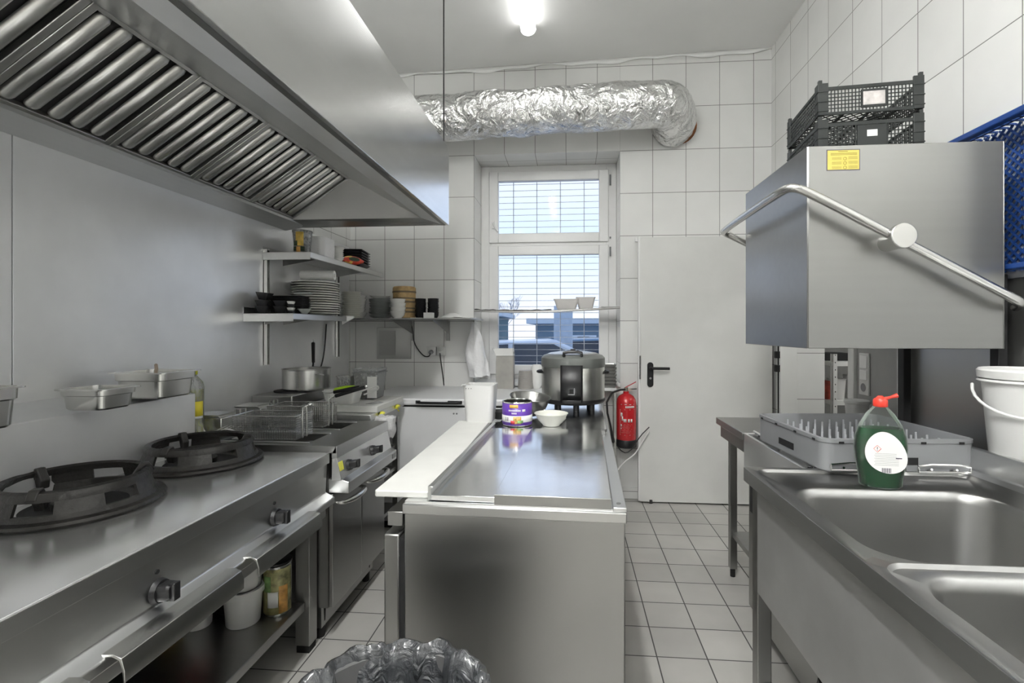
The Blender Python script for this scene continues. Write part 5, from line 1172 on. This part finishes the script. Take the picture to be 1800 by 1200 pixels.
m = MB(); deck(1.018, SY1, .640, 1.172, 1.050, 1.512, .27, m, True); deck(.36, 1.018, .640, 1.172, .52, .990, .27, m, False); 
m.build('sink_top', steel_sink, sk, ang=50)
m = MB(); m.box(SX0, SX1, SY0, .36, SZ-.012, SZ); m.build('drainboard', steel_sink, sk)
for y in (1.28, .75):
    m = MB(); m.lathe([(.045, .003), (.05, .002), (.052, 0), (.03, 0), (.028, -.004), (.001, -.004)], (.906, y, SZ-.2695), 28, cap0=False); m.build('drain', chrome, sk)
m = MB(); m.prism([(SX0, SZ), (SX0+.004, SZ), (SX0+.004, SZ-.045), (SX0, SZ-.045)], SY0, SY1); m.prism([(SX0+.0, SZ-.045), (SX0+.024, SZ-.045), (SX0+.024, SZ-.042), (SX0, SZ-.042)], SY0, SY1); m.box(SX0, SX1, SY1-.004, SY1, SZ-.045, SZ); m.build('top_edge', steel_y, sk, bevel=.0015)
m = MB(); m.box(SX0+.022, SX0+.034, SY0+.02, SY1-.06, .482, SZ-.040); m.build('apron', steel_apron, sk, bevel=.002)
m = MB(); m.box(SX0+.05, SX1-.04, SY1-.045, SY1-.030, .482, SZ-.05); m.build('end_apron', steel_v, sk)
for x, y in ((SX0+.022, SY1-.062), (SX1-.07, SY1-.062), (SX0+.022, SY0+.03), (SX1-.07, SY0+.03)):
    m = MB(); m.box(x, x+.045, y, y+.045, .04, SZ-.045); lg = m.build('leg', steel_v, sk, bevel=.003)
    m = MB(); m.cyl((x+.022, y+.022, 0), (x+.022, y+.022, .045), .018, 12); m.build('foot', darkslot, lg)
m = MB(); m.prism([(SX1-.028, SZ-.002), (SX1-.005, SZ+.012), (SX1+.0, SZ+.080), (SX1+.016, SZ+.082), (SX1+.016, SZ-.04), (SX1-.028, SZ-.04)], SY0, SY1+.005); m.build('backsplash', steel_y, sk, bevel=.003)
m = MB(); m.tube([(.906, 1.28, .60), (.906, 1.28, .50), (.86, 1.26, .44), (.78, 1.20, .47), (.70, 1.16, .44), (.64, 1.12, .38), (.64, 1.10, .25), (.80, 1.05, .10), (1.2, 1.0, .06)], .020, 12, smooth=2); m.build('drain_pipe', grey_pl, sk)
m = MB(); m.box(.62, 1.24, .1, 1.62, .16, .19); m.build('undershelf', steel_dark, sk)
t = thing('dark_sack', 'dark bin bag lying on the floor shelf under the double sink', 'sack', (.85, 1.30, .191))
m = MB(); L = []
for j in range(9):
    v = j/8; r = .13*math.sin(PI*(.18+.75*v))**.6
    L.append([Vector((.82+r*1.3*math.cos(a), 1.38+r*math.sin(a), .192+.20*v))+crumple((math.cos(a), math.sin(a), v), .03, 2.5)*(1 if v > .05 else 0) for a in [2*PI*i/24 for i in range(24)]])
m.loft(L); m.build('sack', mat('black_bag_film', (.02, .02, .022), .25, bump=.6, bscale=25, bd=.02), t, ang=60)

# green washing-up liquid
gl = clear('green_bottle_plastic', (.88, .92, .89), .03, .05)
green = mat('green_liquid', (.002, .070, .018), .15, bump=.02)
t = thing('washing_up_bottle', 'clear bottle of green washing-up liquid with a red flip cap on the sink edge', 'bottle', (.925, 1.545, SZ-.009), -.12)
def flat(prof, dep, m):
    """profile of (half width, z) with a lens-shaped cross section"""
    m.loft([[(1.14*hw*math.copysign(abs(math.cos(a))**.8, math.cos(a)), min(hw*.9, dep)*math.copysign(abs(math.sin(a))**.8, math.sin(a)), z) for a in [2*PI*i/40 for i in range(40)]] for hw, z in prof])
bp = [(.044, 0), (.049, .004), (.051, .03), (.0575, .075), (.062, .115), (.059, .150), (.048, .185), (.032, .215), (.018, .235), (.0155, .242)]
SCB = 1.0
m = MB(); flat([(.0425, .003), (.0475, .006), (.0495, .03), (.056, .075), (.0605, .115), (.0575, .150), (.0495, .175), (.001, .1755)], .029, m); m.build('green_liquid', green, t, local=True)
m = MB(); flat(bp, .031, m); m.build('bottle', gl, t, local=True)
m = MB(); m.lathe([(.018, .238), (.019, .240), (.019, .256), (.015, .262), (.012, .263), (.006, .270), (.001, .270)], seg=24); m.build('cap', mat('red_plastic', (.70, .05, .03), .35, bump=.02), t, local=True)
m = MB(); m.tube([(.010, .0, .260), (.028, 0, .266), (.045, 0, .272)], [.006, .004, .007], 8); m.build('flip_top', MC['red_plastic'], t, local=True)
m = MB(); N = 40
def egg(a, s_=1.0): 
    return (.001+.055*math.cos(a)*s_-.004*math.sin(2*a), .107+(.060*math.sin(a)-.010*math.cos(a))*s_)
lab = [egg(2*PI*i/N) for i in range(N)]
def front(x, z): 
    # front surface of the bottle at height z
    hw = next((a[0]+(b[0]-a[0])*(z-a[1])/(b[1]-a[1]) for a, b in zip(bp, bp[1:]) if a[1] <= z <= b[1]), .05)
    return -.0325
m.loft([[(x, -.0312-.0010*k, z) for x, z in lab] for k in (0, 1)]); lb_ = m.build('label', wht_m, t, local=True)
m = MB(); 
for k in range(12): m.box(-.010+k*.0021, -.010+k*.0021+(.0008 if k % 3 else .0014), -.0326, -.0321, .048, .062)
m.build('barcode', mat('dark_print', (1, 1, 1)), lb_, local=True)
m = MB(); q = [(-.022, .128), (-.012, .118), (-.022, .108), (-.032, .118)]
for a, b in zip(q, q[1:]+q[:1]): m.tube([(a[0], -.0324, a[1]), (b[0], -.0324, b[1])], .0006, 4)
m.build('hazard_diamond', MC['red_plastic'], lb_, local=True)
m = MB(); m.box(-.0228, -.0212, -.0328, -.0321, .1165, .1235); m.box(-.0228, -.0212, -.0328, -.0321, .1125, .1145); m.build('exclamation_mark', mat('dark_print', (1, 1, 1)), lb_, local=True)
m = MB()
for k in range(8): m.box(-.030+.002*(k % 2), .028+.006*(k < 5), -.0325, -.0321, .070+.0048*k, .0707+.0048*k)
m.build('small_print', grey_pl, lb_, local=True)
m = MB(); m.box(.026, .042, -.0327, -.0321, .0905, .0935); m.build('volume_mark', mat('dark_print', (1, 1, 1)), lb_, local=True)

# box ledge behind the sink and white bucket on it
m = MB(); m.box(1.305, XR-.012, .2, 1.69, .0, .938); tag(m.build('pipe_casing', steel_wall, bevel=.003, origin=(1.42, .9, 0)), 'steel-clad pipe casing between the sink backsplash and the wall', 'casing')
t = thing('white_bucket', 'white plastic bucket with lid rim and handle behind the sink backsplash', 'bucket', (1.398, 1.595, .939))
m = MB(); m.lathe([(.100, 0), (.104, .005), (.121, .225), (.124, .226), (.125, .236), (.122, .238), (.131, .240), (.133, .262), (.128, .268), (.118, .262), (.115, .235), (.098, .006)], (0, 0, 0), 48); m.build('body', white_pl, t, local=True)
m = MB(); L = []
for k in range(17):
    a = PI+PI*k/16; L.append((.140*math.cos(a)-.0, -.02-.105*abs(math.sin(a))**.9*1.0, .215-.085*abs(math.sin(a))))
m.T = Matrix.Rotation(-.75, 4, 'Z'); m.tube(L, .0045, 8); m.build('handle', white_pl, t, local=True)
m = MB(); m.lathe([(.127, .226), (.133, .230), (.127, .236)], seg=48, cap0=False, cap1=False); m.build('rib', white_pl, t, local=True)

# ================================================================== SWITCH PLATE, STOREROOM SHELF
t = thing('switch_plate', 'white double switch and socket plate on the grey wall beside the doorway', 'switch', (XR-.005, 2.70, 1.10))
m = MB(); m.box(XR-.014, XR-.005, 2.655, 2.74, .985, 1.205); m.build('plate', white_pl, t, bevel=.003)
m = MB(); m.box(XR-.018, XR-.014, 2.667, 2.728, 1.125, 1.19); m.box(XR-.018, XR-.014, 2.667, 2.728, 1.065, 1.115); m.build('rockers', white_fr, t, bevel=.002)
m = MB(); m.cyl((XR-.0145, 2.70, 1.025), (XR-.0155, 2.70, 1.025), .022, 20); m.build('socket_well', grey_pl, t)
t = thing('storage_rack', 'white perforated metal rack in the small room behind the doorway', 'rack', (2.4, 4.5, 0))
posts = [(2.146, 4.20), (2.60, 4.20), (2.146, 4.75), (2.60, 4.75)]
for x, y in posts:
    m = MB(); m.box(x, x+.034, y, y+.003, 0, 1.13); m.box(x, x+.003, y, y+.040, 0, 1.13); p_ = m.build('post', white_pt, t)
    m = MB()
    for k in range(18): m.cyl((x+.017, y-.0006, .1+.06*k), (x+.02, y-.0002, .1+.06*k), .0055, 8)
    m.build('slots', darkslot, p_)
for z in (.30, .71, 1.03):
    m = MB(); m.box(2.14, 2.63, 4.204, 4.80, z, z+.035); m.build('shelf', white_pt, t)
random.seed(9)
for i, (x, y, z, w_, d_, h_, mt, lb, ct) in enumerate([
    (2.24, 4.33, .746, .11, .12, .17, 'white_pl', 'white tub on the middle shelf of the storeroom rack', 'tub'),
    (2.40, 4.36, .746, .13, .13, .20, 'white_pl', 'taller white tub on the middle shelf of the storeroom rack', 'tub'),
    (2.32, 4.62, .746, .16, .12, .12, 'grey_pl', 'grey box at the back of the storeroom rack', 'box')]):
    m = MB(); openbox(m, x, y, z, w_*.85, d_*.85, w_, d_, h_, .003, .02, lip=.004); tag(m.build('storage_tub' if ct == 'tub' else 'storage_box', globals()[mt], origin=(x, y, z)), lb, ct)
m = MB(); m.loft([rr(2.150, 4.33, .05, .10, .02, .747), rr(2.150, 4.33, .07, .12, .03, .82), rr(2.150, 4.34, .05, .11, .02, .90)]); tag(m.build('red_packet', mat('red_brown_packet', (.35, .05, .03), .5, var=.6, vscale=20, bump=.2), origin=(2.15, 4.33, .747)), 'red and brown packet on the left of the storeroom rack', 'packet')
m = MB(); m.loft([rr(2.25, 4.45, .20, .22, .02, 1.067), rr(2.25, 4.45, .24, .25, .03, 1.13)]); tag(m.build('dark_bundle', blackm, origin=(2.25, 4.45, 1.067)), 'dark bundle on top of the storeroom rack', 'bundle')
t = thing('small_bucket', 'small white tub standing at the wall on the side table', 'bucket', (1.445, 2.60, .851))
m = MB(); m.lathe([(.045, 0), (.053, .105), (.058, .107), (.058, .120), (.054, .122), (.02, .122)], seg=32); m.build('body', white_pl, t, local=True)

# ================================================================== WASTE BIN with bag (front)
t = thing('waste_bin', 'round waste bin lined with a shiny grey plastic bag before the prep table', 'waste bin', (-.335, .872, 0))
m = MB(); m.lathe([(.150, 0), (.155, .01), (.190, .60), (.196, .60), (.196, .612), (.186, .612), (.146, .02)], (-.335, .872, 0), 48); m.build('bin', mat('bin_grey', (.10, .10, .10), .5, bump=.05), t)
random.seed(4)
m = MB(); N = 120; L = []
prof = [(.200, .44), (.203, .50), (.206, .57), (.208, .615), (.204, .632), (.194, .636), (.182, .622), (.172, .58), (.160, .50), (.145, .40), (.12, .33), (.06, .30), (.01, .30)]
for r, z in prof:
    lp = []
    for i in range(N):
        a = 2*PI*i/N; p = Vector((math.cos(a), math.sin(a), z*3))
        k = 1 if r > .19 else 1.6
        f = NZ.noise(Vector((math.cos(a)*5, math.sin(a)*5, z*2.2)))*.016*k+NZ.noise(Vector((math.cos(a)*13, math.sin(a)*13, z*3)))*.008*k
        lp.append((-.335+(r+f)*math.cos(a), .872+(r+f)*math.sin(a), z+(.012*NZ.noise(Vector((math.cos(a)*6+3, math.sin(a)*6, 1))) if z > .55 else 0)+.006*NZ.noise(Vector((math.cos(a)*15+3, math.sin(a)*15, z*9)))))
    L.append(lp)
m.loft(L, False, True); m.build('bin_bag', mat('grey_bag_film', (.045, .048, .052), .14, coat=1, bump=.9, bscale=22, bd=.02, warp=1.5), t, ang=70)

# ================================================================== OUTSIDE
m = MB(); m.box(-30, 30, 4.42, 60, -.35, -.25); struct(m.build('ground', mat('yard_paving', (.42, .46, .52), .8, var=.2, vscale=.6, bump=.2)))
carblue = mat('car_blue_grey', (.10, .20, .32), .25, .3, coat=.6, bump=.02); carwhite = mat('car_white', (.60, .68, .78), .3, coat=.5, bump=.02); carglass = mat('car_glass', (.01, .03, .06), .08, coat=.5, bump=.02)
def car(label, x, y, rz, paint):
    t = thing('parked_car', label, 'car', (x, y, -.25), rz, 'cars parked outside')
    m = MB(); side = [(-2.1, .35), (-2.15, .65), (-2.0, .88), (-1.2, 1.0), (-.75, 1.38), (.7, 1.42), (1.45, 1.05), (2.0, .95), (2.1, .6), (2.05, .32), (1.7, .25), (-1.7, .25)]
    m.loft([[(px*.97, -.85+.0, pz) for px, pz in side], [(px, -.80, pz) for px, pz in side], [(px, .80, pz) for px, pz in side], [(px*.97, .85, pz) for px, pz in side]]); m.build('car_body', paint, t, local=True, bevel=.05)
    for s_ in (-1, 1):
        m = MB(); m.prism([(-1.05, 1.02), (-.68, 1.33), (-.05, 1.36), (-.05, 1.02)], s_*.845, s_*.862); m.prism([(.02, 1.02), (.02, 1.36), (.65, 1.36), (1.25, 1.04)], s_*.845, s_*.862); m.build('side_window', carglass, t, local=True)
        for px in (-1.35, 1.35):
            m = MB(); m.cyl((px, s_*.72, .32), (px, s_*.88, .32), .32, 24); w_ = m.build('wheel', blackm, t, local=True)
            m = MB(); m.cyl((px, s_*.882, .32), (px, s_*.89, .32), .19, 20); m.build('hubcap', satin, w_, local=True)
    m = MB(); m.loft([[(-1.24, -.7, 1.01), (-1.24, .7, 1.01), (-.80, .62, 1.36), (-.80, -.62, 1.36)], [(-1.26, -.7, 1.03), (-1.26, .7, 1.03), (-.82, .62, 1.38), (-.82, -.62, 1.38)]]); m.build('windscreen', carglass, t, local=True)
    return t
car('white car parked outside, its side seen through the lower window', -1.0, 8.3, .12, carwhite)
car('blue-grey car parked outside behind the white car', .6, 11.2, .10, carblue)
wallb = mat('blue_grey_render', (.10, .19, .28), .7, var=.1, vscale=1, bump=.1)
def house(label, x0, x1, y, z1, mt, roof=None):
    t = thing('outbuilding', label, 'building', ((x0+x1)/2, y, -.25))
    m = MB(); m.box(x0, x1, y, y+4, -.25, z1); m.build('wall', mt, t)
    m = MB(); m.box(x0-.3, x1+.3, y-.3, y+4.3, z1, z1+.18); m.build('roof', roof or mat('pale_roof_edge', (.50, .60, .70), .6, bump=.05), t)
    for k in range(2):
        xa = x0+(x1-x0)*(.25+.4*k); m = MB(); m.box(xa, xa+.9, y-.03, y, z1-1.1, z1-.4); w_ = m.build('window', mat('pale_frame', (.6, .7, .8), .5, bump=.02), t)
        m = MB(); m.box(xa+.25, xa+.65, y-.05, y-.03, z1-1.05, z1-.45); m.build('pane', carglass, w_)
    return t
house('low blue-grey outbuilding with a flat roof across the yard', -1.2, 3.6, 17, 1.55, wallb)
house('taller pale building edge at the right of the window view', 2.4, 6.0, 26, 2.9, mat('pale_blue_wall', (.45, .55, .66), .7, var=.1, bump=.1))
house('dark teal garage at the left of the window view', -8.0, -3.05, 20, 1.9, mat('teal_wall', (.05, .16, .20), .7, var=.1, bump=.1))
m = MB(); m.box(-.33, .05, 9.9, 10.2, -.25, 1.82); tag(m.build('yard_pillar', mat('pale_blue_wall', (1, 1, 1)), bevel=.01, origin=(-.14, 10, -.25)), 'pale square pillar standing in the yard', 'pillar')
random.seed(11)
t = thing('bare_tree', 'small bare tree in the distance at the left of the window', 'tree', (-3.35, 25, -.25))
m = MB()
def branch(p, d, l, r, dep):
    q = p+d*l; m.cyl(p, q, r, 5, r*.6)
    if dep:
        for _ in range(4): branch(p+d*l*random.uniform(.5, 1), (d+Vector((random.uniform(-.8, .8), random.uniform(-.8, .8), random.uniform(-.1, .6)))).normalized(), l*.6, r*.55, dep-1)
branch(Vector((-3.35, 25, -.25)), Vector((0, 0, 1)), 1.75, .05, 4)
m.build('branches', mat('bark_grey_blue', (.25, .29, .36), .9, bump=.2), t, smooth=False)
